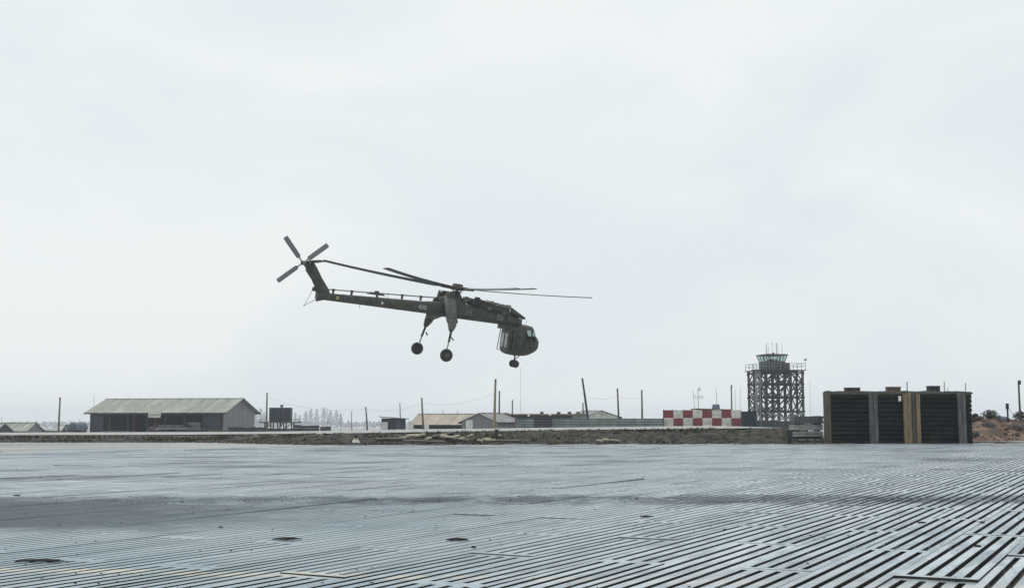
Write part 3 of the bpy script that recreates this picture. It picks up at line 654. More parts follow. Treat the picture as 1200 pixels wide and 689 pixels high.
# ------------------------------------------------------------------ control tower
def make_tower():
    Y = 200; zb = zground(42, Y); c = W(909.5, 490, Y)
    S = 6.4; H = W(900, 434, Y).z - zb; cell = S / 3
    t = thing('control_tower', 'dark timber lattice control tower with glazed cab and antennas on its roof', 'control tower', (c.x, Y, zb), R(13))
    rr = random.Random(5)
    g = [-S / 2 + cell * i for i in range(4)]
    for i in range(4):
        for j in range(4):
            b = MB(); b.box((g[i], g[j], H / 2), (.29, .29, H)); b.build('post', 'dark_wood', t)
    levels = [.12, 2.35, 4.6, 6.7, H - .55]
    for z in levels[1:]:
        for i in range(4):
            b = MB(); b.box((g[i], 0, z), (.12, S + .5, .17)); b.build('beam', 'dark_wood', t)
            b = MB(); b.box((0, g[i], z + .18), (S + .5, .12, .17)); b.build('beam', 'dark_wood', t)
    for li in range(len(levels) - 1):
        z0, z1 = levels[li], levels[li + 1]
        for gi in range(4):
            off = .17 if gi in (0, 3) else .0
            for bay in range(3):
                if rr.random() < (.04 if gi in (0, 3) else .8): continue
                up = rr.random() < .5
                for axis in (0, 1):
                    y = g[gi] + (off if gi == 3 else -off)
                    a, d = (g[bay], g[bay + 1]) if up else (g[bay + 1], g[bay])
                    p, q = ((a, y, z0), (d, y, z1)) if axis == 0 else ((y, a, z0), (y, d, z1))
                    b = MB(); b.bar(p, q, .09, .22); b.build('brace', 'dark_wood', t)
                    if gi in (0, 3) and rr.random() < .85:
                        e_ = .10 if gi == 3 else -.10
                        p, q = ((d, y + e_, z0), (a, y + e_, z1)) if axis == 0 else ((y + e_, d, z0), (y + e_, a, z1))
                        b = MB(); b.bar(p, q, .08, .19); b.build('brace', 'dark_wood', t)
                    if li == 0 and gi == 0 and axis == 0:
                        b = MB(); b.bar((d, y - .12, z0), (a, y - .12, z1), .09, .2); b.build('brace', 'grey_wood', t)
    b = MB(); b.bar((-S / 2, -S / 2 - .34, .6), (S / 2, -S / 2 - .34, 2.3), .09, .24); b.build('brace', 'grey_wood', t)
    b = MB(); b.bar((S / 2, -S / 2 - .44, .6), (-S / 2, -S / 2 - .44, 2.3), .09, .24); b.build('brace', 'grey_wood', t)
    # deck
    for k in range(16):
        x = -S / 2 - .45 + (k + .5) * (S + .9) / 16
        b = MB(); b.box((x, 0, H - .08), ((S + .9) / 16 - .02, S + .9, .14)); b.build('deck_plank', 'dark_wood', t)
    h2 = S / 2 + .35
    for k in range(6):
        v = -h2 + 2 * h2 * k / 5
        for (x, y) in ((v, -h2), (v, h2), (-h2, v), (h2, v)):
            if abs(x) == h2 and abs(y) == h2 and (x, y) != (v, -h2): continue
            b = MB(); b.bar((x, y, H), (x, y, H + 1.05), .06); b.build('railing_post', 'grey_wood', t)
    for z in (.55, 1.02):
        for p, q in (((-h2, -h2), (h2, -h2)), ((-h2, h2), (h2, h2)), ((-h2, -h2), (-h2, h2)), ((h2, -h2), (h2, h2))):
            b = MB(); b.bar((*p, H + z), (*q, H + z), .035, .045); b.build('railing_rail', 'grey_wood', t)
    # cab
    cw, z0 = 3.15, H
    cab = MB(); cab.box((-.5, 0, z0 + .72), (cw, cw, 1.42)); cabo = cab.build('cab', 'tower_wall', t)
    for k in range(11):
        b = MB(); b.box((-.5 - cw / 2 + (k + .5) * cw / 11, -cw / 2 - .015, z0 + .72), (cw / 11 - .03, .03, 1.4)); b.build('wall_board', 'tower_wall', cabo)
    zt0, zt1 = z0 + 1.45, z0 + 2.35; ws0, ws1 = cw / 2 - .02, cw / 2 + .22
    cs0 = [(-ws0, -ws0), (ws0, -ws0), (ws0, ws0), (-ws0, ws0)]; cs1 = [(-ws1, -ws1), (ws1, -ws1), (ws1, ws1), (-ws1, ws1)]
    for e in range(4):
        a0, b0, a1, b1 = cs0[e], cs0[(e + 1) % 4], cs1[e], cs1[(e + 1) % 4]
        for k in range(3):
            f0, f1 = k / 3, (k + 1) / 3
            q = [Vector((lerp(a0[0], b0[0], f0) - .5, lerp(a0[1], b0[1], f0), zt0)), Vector((lerp(a0[0], b0[0], f1) - .5, lerp(a0[1], b0[1], f1), zt0)), Vector((lerp(a1[0], b1[0], f1) - .5, lerp(a1[1], b1[1], f1), zt1)), Vector((lerp(a1[0], b1[0], f0) - .5, lerp(a1[1], b1[1], f0), zt1))]
            b = MB(); b.add(q, [(0, 1, 2, 3)]); b.build('window_pane', 'tower_glass', cabo)
            b = MB(); b.bar(q[0], q[3], .10); b.build('mullion', 'tower_wall', cabo)
    b = MB(); b.box((-.5, 0, z0 + 2.42), (cw + .75, cw + .75, .14)); b.box((-.5, 0, z0 + 2.53), (cw + .2, cw + .2, .1)); b.build('cab_roof', 'brown_post', t)
    b = MB(); b.box((-.3, .3, z0 + 1.55), (1.4, 1.0, .5)); b.build('console', 'black_metal', cabo)
    b = MB(); b.box((1.6, -.3, z0 + .62), (.95, 1.6, 1.2)); b.build('side_cabinet', 'tower_wall', t)
    b = MB(); b.lathe([(.2, 0), (.24, .1), (.1, .3)], (-.4, -.3, z0 + 2.58), 'z', 10); b.build('beacon', 'red', t)
    for (x, y, h) in ((-1.9, -1.2, 1.9), (-1.3, .3, 1.6), (-1.0, -1.2, 2.0), (-.6, .9, 1.5), (-.05, -.9, 1.8), (.35, .2, 2.0), (.7, -1.2, 1.7), (.95, .8, 1.9)):
        b = MB(); b.tube((x, y, z0 + 2.56), (x + rr.uniform(-.04, .04), y, z0 + 2.56 + h), .03, .018, 6)
        if h > 1.85: b.bar((x - .25, y, z0 + 2.2 + h), (x + .25, y, z0 + 2.2 + h), .025)
        b.build('antenna', 'black_metal', t)
    for (x, y, h) in ((-h2, -h2, 1.6), (-h2 + .9, -h2, 1.9), (h2, -h2, 1.6), (-h2 + 1.8, -h2, 1.5)):
        b = MB(); b.tube((x, y, H), (x, y, H + h), .04, .03, 6); b.box((x, y - .1, H + h), (.34, .3, .26)); b.build('floodlight', 'grey_wood', t)
    # stair flights on the left side
    p = [(-S / 2 - 1.5, -S / 2 + .3, 0), (-S / 2 - .5, -S / 2 + 1.2, 2.4), (-S / 2 - 1.5, -S / 2 + 1.2, 4.6), (-S / 2 - .5, -S / 2 + .5, 6.8), (-S / 2 - 1.4, -S / 2 + .3, H)]
    for (x0, y0, z0_), (x1, y1, z1_) in zip(p, p[1:]):
        for o_ in (-.4, .4):
            b = MB(); b.bar((x0, y0 + o_, z0_), (x1, y1 + o_, z1_), .07, .2); b.build('stair_stringer', 'grey_wood', t)
        for k in range(1, 9):
            f = k / 9; b = MB(); b.box((lerp(x0, x1, f), lerp(y0, y1, f), lerp(z0_, z1_, f)), (.2, .78, .05)); b.build('stair_tread', 'grey_wood', t)
    for x in (-S / 2 - 1.6, -S / 2 - .95):
        b = MB(); b.box((x, -S / 2 - .1, H / 2), (.16, .16, H)); b.build('stair_post', 'grey_wood', t)
    b = MB(); b.box((-S / 2 - 1.1, -S / 2 + .4, H - .1), (1.6, 1.4, .12)); b.build('stair_landing', 'dark_wood', t)
make_tower()

# ------------------------------------------------------------------ revetment at the edge of the pad
def make_revetment():
    Y = 58.0; zb = -.03; c = W(1051, 519, Y)
    t = thing('revetment', 'dark ribbed steel revetment with timber posts and filled earth top', 'revetment', (c.x, Y, zb))
    X = lambda px: W(px, 500, Y).x - c.x
    Hh = W(1050, 460, Y).z - zb
    rr = random.Random(11)
    def sheets(x0, x1, name='steel_sheet'):
        n_ = 11; h = (Hh - .06) / n_
        for k in range(n_):
            z = k * h; b = MB(); d0 = .03 + .02 * rr.random(); seg = []
            prof = [(0, 0), (.03, -.06), (h * .62, -.06), (h * .72, 0), (h - .014, .0)]
            dx0, dx1 = x0 + rr.uniform(0, .03), x1 - rr.uniform(0, .03)
            vs = [(dx0, yy - d0, z + zz) for zz, yy in prof] + [(dx1, yy - d0 + rr.uniform(-.01, .01), z + zz) for zz, yy in prof]
            m_ = len(prof); b.add(vs, [(i, i + 1, m_ + i + 1, m_ + i) for i in range(m_ - 1)])
            b.add([(dx0, .02, z), (dx1, .02, z), (dx1, .02, z + h - .012), (dx0, .02, z + h - .012)], [(0, 1, 2, 3)])
            tl_ = rr.uniform(-.012, .012); b.v = [(v[0], v[1] + rr.uniform(-.008, .008), v[2] + tl_ * (v[0] - x0)) for v in b.v]
            b.build(name, 'rev_steel', t)
    for a, d in ((973, 1018), (1028, 1058), (1078, 1122), (1131, 1139)): sheets(X(a), X(d))
    for a, d, m_, top, pr in ((965, 973, 'brown_post', .0, .12), (1018, 1023, 'grey_post', 0, .10), (1023.4, 1028, 'grey_post', -.04, .12), (1058, 1062.5, 'tan_post', -.06, .14), (1062.8, 1067.5, 'tan_post', -.02, .12), (1068.5, 1072.5, 'brown_post', -.05, .09), (1072.8, 1077.5, 'tan_post', -.07, .14), (1122, 1126.6, 'grey_post', .0, .11), (1127, 1131, 'grey_post', -.05, .12)):
        b = MB(); b.box(((X(a) + X(d)) / 2, -pr, (Hh + top) / 2), (X(d) - X(a), .16, Hh + top)); b.build('post', m_, t, bevel=.012)
    x0, x1 = X(965), X(1139)
    b = MB(); b.box(((x0 + x1) / 2 + .16, 1.15, Hh / 2 - .03), (x1 - x0 - .5, .04, Hh - .06)); b.build('back_wall', 'rev_steel', t)
    for xa, xb in ((x0 + .06, x0 + .38), (x1 - .06, x1 - .08)):
        b = MB(); b.bar((xa, .05, Hh / 2 - .03), (xb, 1.12, Hh / 2 - .03), .04, Hh - .06); b.build('end_wall', 'rev_steel', t)
    # earth fill
    b = MB(); vs = []; fs = []; n_, m_ = 70, 9
    for j in range(m_):
        for i in range(n_):
            x, y = lerp(x0 + .08 + .3 * j / (m_ - 1), x1 - .08, i / (n_ - 1)), lerp(.03, 1.12, j / (m_ - 1))
            vs.append((x, y, Hh - .02 + .10 * math.sin(math.pi * j / (m_ - 1)) + .05 * mnoise.noise(Vector((x * 2.2, y * 2, 1)))))
    for j in range(m_ - 1):
        for i in range(n_ - 1): fs.append((j * n_ + i, j * n_ + i + 1, (j + 1) * n_ + i + 1, (j + 1) * n_ + i))
    b.add(vs, fs); b.build('earth_fill', 'mud', t, True)
    # row of sandbags along the rim
    bm_ = sandbag_mesh('sandbag', 'sandbag_dark')
    x = x0 + .1
    while x < x1 - .1:
        piece('sandbag', bm_, t, (x + .16, .13 + rr.uniform(-.03, .03), Hh + .0 + rr.uniform(-.02, .03)), (rr.uniform(-.1, .1), rr.uniform(-.08, .08), rr.uniform(-.15, .15)), (.75, .8, rr.uniform(.6, .85)))
        x += .33
    b = MB(); b.box(((x0 + x1) / 2, .02, Hh - .05), (x1 - x0 - .04, .10, .12)); b.build('top_rail', 'brown_post', t)
    return c, Y, zb, Hh
def sandbag_mesh(name, m, seed=1):
    rr = random.Random(seed); b = MB(); rings = []
    for i in range(9):
        t = i / 8; x = (t - .5) * .5; s_ = max(.12, (1 - abs(2 * t - 1) ** 3.2))
        ring = []
        for k in range(12):
            a = 2 * math.pi * k / 12
            ring.append(Vector((x, .15 * (.35 + .65 * s_) * math.copysign(abs(math.cos(a)) ** .75, math.cos(a)), .085 * s_ ** .5 * math.copysign(abs(math.sin(a)) ** .8, math.sin(a)) + .006 * rr.uniform(-1, 1))))
        rings.append(ring)
    b.loft(rings); return b.mesh(name, m, True)
rc, rY, rz, rH = make_revetment()
for i, (px, w_, m_, lab) in enumerate(((1002, .62, 'dark_wood', 'left'), (1050.5, .60, 'brown_post', 'middle'), (1098, .48, 'dark_wood', 'right'))):
    h = .22 + .04 * i
    t = thing('wooden_box', ('leftmost', 'middle', 'rightmost')[i] + ' of the three low dark boxes on top of the steel revetment', 'box', (W(px, 460, rY).x, rY + .5, rz + rH + .05), R((3, -4, 2)[i]), 'boxes on the revetment')
    for k in range(2):
        b = MB(); b.box((0, -.22, h * (k + .5) / 2 - .05), (w_, .03, h / 2 - .012)); b.build('side_board', m_, t)
        b = MB(); b.box((0, .22, h * (k + .5) / 2 - .05), (w_, .03, h / 2 - .012)); b.build('side_board', m_, t)
    for s_ in (-1, 1):
        b = MB(); b.box((s_ * (w_ / 2 - .02), 0, h / 2 - .05), (.03, .40, h - .02)); b.build('end_board', m_, t)
    b = MB(); b.box((0, 0, h - .04), (w_ + .04, .52, .035)); b.build('lid', 'tan_post' if i == 1 else 'brown_post', t)
b = MB(); b.box((0, 0, 0), (.09, .02, .2)); b.box((0, .014, 0), (.13, .012, .24)); o = b.build('white_plate', 'lamp_white'); o.location = W(1054.5, 467, rY - .13)
tag(o, 'tiny upright white plate fixed high on the revetment beside the tan posts', 'plate')

# stacked plank bundles left of it
def make_stack():
    Y = 58.6; c = W(946.5, 519, Y); zb = -.06
    t = thing('plank_stack', 'grey stack of four plank bundles beside the dark revetment', 'plank stack', (c.x, Y, zb))
    w_ = W(965, 500, Y).x - W(929, 500, Y).x; zs = [(0.06, .28), (.36, .60), (.67, .92), (.98, 1.32)]
    for i, (a, d) in enumerate(zs):
        bd = MB(); ww = w_ - (.08 if i == 3 else .02) - .04 * (i == 2); ox = .05 * (i == 3) + .02 * (i == 2)
        n_ = 2 if i < 3 else 3; h = (d - a) / n_
        root = None
        for k in range(n_):
            b = MB(); b.box((ox + random.uniform(-.02, .02), .3, a + (k + .5) * h), (ww, .9 + random.uniform(-.03, .03), h - .012)); b.build('plank', 'slab' if i < 3 else 'grey_post', t)
        for x in (-ww * .36, ww * .36):
            b = MB(); b.box((x + ox, .3, a - .03), (.12, .95, .06)); b.build('spacer', 'dark_wood', t)
make_stack()

# ------------------------------------------------------------------ buildings
def gable(name, label, loc, yaw, L, D, eave, ridge, wall='grey_wood', roof='tarpaper', over=.6, front='wall', nsheet=14, cat='building', gable_m=None, back_wall='wall'):
    """long axis x, front faces -y; origin at the centre of the footprint"""
    t = thing(name, label, cat, loc, yaw); gm_ = gable_m or wall; th = .12
    for s_ in (-1, 1):
        b = MB(); x = s_ * (L / 2 - th / 2)
        pts = [(-D / 2, 0), (D / 2, 0), (D / 2, eave), (0, ridge), (-D / 2, eave)]
        b.add([(x - th / 2, y, z) for y, z in pts] + [(x + th / 2, y, z) for y, z in pts], [(4, 3, 2, 1, 0), (5, 6, 7, 8, 9)] + [(i, (i + 1) % 5, 5 + (i + 1) % 5, 5 + i) for i in range(5)])
        g_ = b.build('gable_wall', gm_, t)
        n_ = int(D / .5)
        for k in range(n_):
            y = -D / 2 + (k + .5) * D / n_; h = lerp(ridge, eave, abs(y) / (D / 2)) - .12
            b = MB(); b.box((x + s_ * (th / 2 + .012), y, h / 2), (.024, D / n_ - .03, h)); b.build('board', gm_, g_)
    b = MB(); b.box((0, D / 2 - th / 2, eave / 2), (L - 2 * th, th, eave)); b.build('back_wall', wall, t)
    if front == 'wall':
        b = MB(); b.box((0, -D / 2 + th / 2, eave / 2), (L - 2 * th, th, eave)); b.build('front_wall', wall, t)
    sl = math.hypot(D / 2 + over, (ridge - eave) * (D / 2 + over) / (D / 2)); ang = math.atan2(ridge - eave, D / 2)
    for s_ in (-1, 1):
        wsh = (L + 2 * over) / nsheet
        for k in range(nsheet):
            x0 = -L / 2 - over + k * wsh; b = MB(); lift = .035 * (k % 2) + .05
            y1, z1 = s_ * (D / 2 + over), eave - (ridge - eave) * over / (D / 2)
            vs = [(x0, 0, ridge + lift), (x0 + wsh, 0, ridge + lift), (x0 + wsh, y1, z1 + lift), (x0, y1, z1 + lift)]
            b.add(vs + [(v[0], v[1], v[2] - .03) for v in vs], [(0, 1, 2, 3), (7, 6, 5, 4), (0, 4, 5, 1), (1, 5, 6, 2), (2, 6, 7, 3), (3, 7, 4, 0)]); b.build('roof_sheet', roof, t)
        b = MB(); b.bar((-L / 2 - over, s_ * (D / 2 + over), eave - (ridge - eave) * over / (D / 2) - .04), (L / 2 + over, s_ * (D / 2 + over), eave - (ridge - eave) * over / (D / 2) - .04), .08, .2); b.build('fascia', 'dark_wood', t)
    b = MB(); b.bar((-L / 2 - over, 0, ridge + .1), (L / 2 + over, 0, ridge + .1), .35, .05); b.build('ridge_cap', roof, t)
    return t

# open-fronted hangar on the left
Yh = 190.0; pR = W(262, 500, Yh); zb = zground(-45, Yh) + .0
hy = R(-13); hL, hD = 22.7, 11.0
eave = W(258, 481.5, Yh - 1).z - zb - .05; ridge = W(278, 467, Yh + 4).z - zb
ca, sa = math.cos(hy), math.sin(hy)
ctr = Vector((pR.x, Yh, 0)) + Vector((-hL / 2 * ca - hD / 2 * sa, -hL / 2 * sa + hD / 2 * ca, 0))
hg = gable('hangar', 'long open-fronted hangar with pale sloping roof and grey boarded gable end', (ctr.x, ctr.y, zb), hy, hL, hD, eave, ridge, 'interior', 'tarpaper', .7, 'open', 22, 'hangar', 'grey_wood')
for k in range(8):
    x = -hL / 2 + .2 + k * (hL - .4) / 7; b = MB(); b.box((x, -hD / 2 + .1, eave / 2 - .05), (.22, .2, eave - .1)); b.build('front_post', 'dark_wall', hg)
for k in range(3):
    b = MB(); b.box((hL / 2 - 1.0 - k * 1.02 * 1.0, -hD / 2 + .06, eave / 2), (1.0, .06, eave - .02)); b.build('wall_panel', 'dark_wall', hg)
for k in range(2):
    b = MB(); b.box((-hL / 2 + .8 + k * 1.02, -hD / 2 + .06, eave / 2), (1.0, .06, eave - .02)); b.build('wall_panel', 'dark_wall', hg)
b = MB(); b.box((0, -hD / 2 + .06, eave - .3), (hL - .3, .08, .5)); b.build('lintel', 'dark_wall', hg)
b = MB(); b.box((0, 0, -.02), (hL - .3, hD - .3, .12)); b.build('floor', 'mud', hg)
for k in range(6):
    x = -hL / 2 + 2 + k * 3.5; b = MB(); b.bar((x, -hD / 2 + .3, eave - .1), (x, hD / 2 - .3, eave - .1), .12, .2); b.bar((x, 0, eave), (x, 0, ridge - .2), .12, .12); b.build('roof_truss', 'dark_wood', hg)
def hang_pt(lx, ly): return Vector((ctr.x + lx * ca - ly * sa, ctr.y + lx * sa + ly * ca, 0))

def jeep(label, loc, yaw, m_='truck', top=True, s=1.0, name='jeep', cat='jeep', group=None):
    t = thing(name, label, cat, loc, yaw, group)
    b = MB(); b.box((-.45, 0, .72), (2.0, 1.45, .5)); b.box((.95, 0, .78), (1.0, 1.2, .5)); b.box((.3, 0, .5), (3.0, 1.2, .16)); b.build('body', m_, t, bevel=.04)
    b = MB(); b.box((.95, 0, 1.05), (.98, 1.1, .06)); b.build('bonnet', m_, t, bevel=.02)
    for y in (-.72, .72):
        for x in (-.75, 1.0):
            b = MB(); b.lathe([(.2, -.09), (.34, -.1), (.38, 0), (.34, .1), (.2, .09)], (x, y, .38), 'y', 16); w_ = b.build('wheel', 'rubber', t, True)
            b = MB(); b.lathe([(.05, -.1), (.19, -.07), (.19, .07), (.05, .1)], (x, y, .38), 'y', 12); b.build('rim', m_, w_)
        b = MB(); b.box((1.0, y * .95, .86), (.9, .3, .06)); b.build('mudguard', m_, t)
    b = MB(); b.bar((.42, -.68, 1.0), (.36, -.68, 1.6), .05); b.bar((.42, .68, 1.0), (.36, .68, 1.6), .05); b.bar((.36, -.68, 1.6), (.36, .68, 1.6), .05); b.build('windscreen_frame', m_, t)
    b = MB(); b.box((.39, 0, 1.3), (.015, 1.3, .55)); b.build('windscreen', 'glass', t)
    if top:
        b = MB(); rings = []
        for x, z in ((.38, 1.66), (-.4, 1.72), (-1.4, 1.62)): rings.append([Vector((x, y, zz)) for y, zz in ((-.7, 1.0 if x < 0 else 1.5), (-.68, z - .08), (-.5, z), (.5, z), (.68, z - .08), (.7, 1.0 if x < 0 else 1.5))])
        b.loft(rings); b.build('canvas_top', 'canvas', t)
    for y in (-.4, .4):
        b = MB(); b.lathe([(.09, 0), (.1, .04), (.04, .06)], (1.45, y, .85), 'x', 10); b.build('headlight', 'lamp_white', t)
    t.scale = (s, s, s); return t
p = hang_pt(2.2, -8.5); jeep('grey open jeep parked in front of the hangar, right of the white sign', (p.x, p.y, zground(p.x, p.y)), R(170), 'truck', False, name='jeep')
p = hang_pt(7.2, -8.0); jeep('grey canvas-topped jeep parked before the hangar front near its gable end', (p.x, p.y, zground(p.x, p.y)), R(185), 'truck', True, 1.0)
# low flatbed trailer with load in front of hangar
def trailer(label, loc, yaw):
    t = thing('flatbed_trailer', label, 'trailer', loc, yaw)
    b = MB(); b.box((0, 0, .82), (4.6, 2.0, .16)); b.build('bed', 'grey_wood', t)
    for y in (-.85, .85):
        for x in (-1.3, -.4):
            b = MB(); b.lathe([(.2, -.1), (.36, -.11), (.4, 0), (.36, .11), (.2, .1)], (x, y, .4), 'y', 14); b.build('wheel', 'rubber', t, True)
    b = MB(); b.bar((2.2, 0, .7), (3.3, 0, .55), .12); b.build('drawbar', 'black_metal', t)
    for k in range(3):
        b = MB(); b.box((-1.4 + k * 1.3, 0, 1.12), (1.1, 1.5, .42)); b.build('load_case', 'barrier_dark', t, bevel=.03)
    return t
p = hang_pt(4.9, -9.6); trailer('pale grey flatbed trailer with cases parked outside the hangar', (p.x, p.y, zground(p.x, p.y)), hy + R(4))

# truck at the hangar's left end
def truck(label, loc, yaw):
    t = thing('truck', label, 'truck', loc, yaw)
    b = MB(); b.box((0, 0, .75), (5.4, .9, .2)); b.build('chassis', 'black_metal', t)
    b = MB(); b.box((1.6, 0, 1.5), (1.3, 2.0, 1.2), top=(.85, .92)); b.build('cab', 'truck', t, bevel=.08)
    b = MB(); b.box((2.6, 0, 1.15), (1.1, 1.5, .7), top=(.95, .85)); b.build('bonnet', 'truck', t, bevel=.08)
    b = MB(); rings = []
    for x in (-2.7, .8): rings.append([Vector((x, 1.1 * math.cos(a), 1.25 + 1.35 * math.sin(a))) for a in (math.pi * i / 10 for i in range(11))] + [Vector((x, -1.1, .9)), Vector((x, 1.1, .9))])
    b.loft(rings); b.build('canvas_cover', 'tarp', t, True)
    for x in (-2.0, -.9, 2.4):
        for y in (-.95, .95):
            b = MB(); b.lathe([(.25, -.12), (.46, -.13), (.5, 0), (.46, .13), (.25, .12)], (x, y, .5), 'y', 16); w_ = b.build('wheel', 'rubber', t, True)
            b = MB(); b.lathe([(.05, -.14), (.24, -.08), (.24, .08), (.05, .14)], (x, y, .5), 'y', 12); b.build('rim', 'truck', w_)
    b = MB(); b.box((2.02, 0, 1.8), (.02, 1.6, .45)); b.build('windscreen', 'glass', t)
    for y in (-.5, .5):
        b = MB(); b.lathe([(.1, 0), (.11, .04), (.04, .07)], (3.16, y, 1.2), 'x', 10); b.build('headlight', 'lamp_white', t)
    return t
p = W(88, 500, 192); truck('blue-grey canvas-covered truck parked at the left end of the hangar', (p.x, 192, zground(p.x, 192)), R(248)).scale = (.72, .72, .72)

# white sign on red posts and the other thin red post
Ys = 100; p = W(181, 486, Ys); zb = zground(p.x, Ys)
t = thing('sign', 'white signboard on a red post standing before the hangar', 'sign', (p.x, Ys, zb))
b = MB(); b.box((0, 0, p.z - zb), (.98, .04, .44)); sb = b.build('board', 'white', t, bevel=.005)
b = MB(); b.box((0, -.028, p.z - zb), (.78, .012, .05)); b.build('board_strip', 'grey_post', t)
b = MB(); b.bar((.05, .06, 0), (.05, .06, p.z - zb + .2), .06); b.build('post', 'signpost', t)
b = MB(); b.bar((-.35, .06, 0), (-.05, .06, .6), .05); b.build('brace', 'signpost', t)
p = W(157, 486, Ys); zb = zground(p.x, Ys); b = MB(); b.bar((0, 0, 0), (.01, 0, p.z - zb), .045); b.box((.0, 0, .1), (.2, .2, .2)); o = b.build('marker_post', 'signpost'); o.location = (p.x, Ys, zb)
tag(o, 'thin dull red post left of the white signboard before the hangar', 'post')

# far left houses
def at_ground(px, Y): x = W(px, 500, Y).x; return Vector((x, Y, zground(x, Y)))
Yb = 235.0
q = at_ground(26, Yb); zb = q.z
def hz(row, Y): return W(600, row, Y).z
gable('house', 'small pale-roofed hut with gable end, left of the tall bare pole', (q.x - .3, Yb, zb), R(-16), 6.2, 4.6, hz(504, Yb) - zb, hz(495.5, Yb) - zb, 'grey_wood', 'tarpaper', .4, 'wall', 8, 'hut')
q = at_ground(-6, 228); gable('house', 'pale-roofed hut cut off by the left edge of the picture', (q.x, 228, q.z), R(-16), 3.6, 4.6, hz(504.5, 228) - q.z, hz(496, 228) - q.z, 'dark_wall', 'tarpaper', .4, 'wall', 5, 'hut')
q = at_ground(66, 262); gable('house', 'low distant shed with pale roof between the hut and the truck', (q.x, 262, q.z), R(-4), 5.5, 4, hz(508, 262) - q.z + .6, hz(503.5, 262) - q.z, 'grey_wood', 'tarpaper', .3, 'wall', 6, 'shed')

# raised water tanks right of the hangar
def tank_stand():
    Y = 175.0; c = at_ground(329, Y); t = thing('water_tank', 'dark twin tank raised on a timber stand beside the hazy trees', 'water tank', c)
    X = lambda px: W(px, 490, Y).x - c.x; Z = lambda r: hz(r, Y) - c.z
    for a, d in ((316.5, 329.7), (331.6, 341.5)):
        b = MB(); b.box(((X(a) + X(d)) / 2, 0, (Z(494) + Z(477.5)) / 2), (X(d) - X(a), 1.6, Z(477.5) - Z(494))); b.build('tank', 'dark_wall', t, bevel=.06)
        for f in (.25, .5, .75):
            b = MB(); b.box((lerp(X(a), X(d), f), -.81, (Z(494) + Z(477.5)) / 2), (.05, .05, Z(478.5) - Z(493))); b.build('tank_rib', 'dark_wood', t)
    b = MB(); b.bar((X(330.6), -.5, Z(499)), (X(330.6), -.5, Z(474.5)), .12); b.build('pipe', 'grey_post', t)
    b = MB(); b.box((X(330), 0, Z(475.6)), (.35, .35, .35)); b.build('valve_box', 'dark_wall', t)
    b = MB(); b.box((X(329), 0, Z(494.8)), (X(352) - X(306), 2.4, .16)); b.build('platform', 'dark_wood', t)
    for px in (312, 319, 327, 334, 343):
        for y in (-.9, .9):
            b = MB(); b.bar((X(px), y, -.05), (X(px), y, Z(495)), .16); b.build('leg', 'dark_wood', t)
    for a, d in ((312, 319), (327, 334), (334, 343)):
        b = MB(); b.bar((X(a), -.98, 0.2), (X(d), -.98, Z(496)), .06, .12); b.build('brace', 'dark_wood', t)
    for px in (306.5, 352):
        b = MB(); b.bar((X(px), -1.1, Z(495)), (X(px), -1.1, Z(491)), .07); b.build('railing_post', 'dark_wood', t)
    for a, d in ((306.5, 315), (343, 352)):
        b = MB(); b.bar((X(a), -1.1, Z(491.5)), (X(d), -1.1, Z(491.5)), .06); b.build('railing_rail', 'dark_wood', t)
    for k in range(2):
        b = MB(); b.bar((X(330.6), -1.25, Z(495)), (X(330.6), -1.25, 0), .05); 
    return t
tank_stand()

# dark stacks and low barrier walls between the hangar and the poles
def crate_row(label, px0, px1, row_top, Y, n, m_='dark_wall', cat='barrier', name='low_wall'):
    a, d = at_ground(px0, Y), at_ground(px1, Y); t = thing(name, label, cat, ((a.x + d.x) / 2, Y, min(a.z, d.z)))
    zt = hz(row_top, Y) - t.location.z; w_ = (d.x - a.x) / n; rr = random.Random(px0)
    for k in range(n):
        h = zt * rr.uniform(.86, 1.03)
        for r_ in range(2):
            b = MB(); b.box((a.x - t.location.x + (k + .5) * w_, rr.uniform(-.06, .06), h * (r_ + .5) / 2), (w_ * .95, .8, h / 2 * .95)); b.build('block', m_, t, bevel=.06)
    return t
crate_row('low dark barrier of stacked blocks at the foot of the hangar gable', 268, 312, 500.0, 168, 11, 'dark_wood')
crate_row('low dark barrier of stacked blocks under the raised tanks', 313, 344, 501.5, 166, 8, 'dark_wood')
crate_row('row of dark containers right of the raised tanks', 345, 374, 497.5, 168, 4, 'dark_wall', 'container', 'container_row')
crate_row('short dark container block at the right end of the container row', 375.5, 388, 499.5, 170, 2, 'dark_wall', 'container', 'container_row')

crate_row('row of dark crates stacked before the middle of the hangar front', 206, 240, 502.5, 172, 9, 'dark_wood', 'crates', 'crate_row')
crate_row('low row of dark crates before the left half of the hangar front', 118, 150, 504.5, 174, 9, 'dark_wall', 'crates', 'crate_row')
crate_row('low dark heap of blocks beside the hangar gable corner', 244, 266, 503.5, 170, 7, 'canvas', 'crates', 'crate_row')

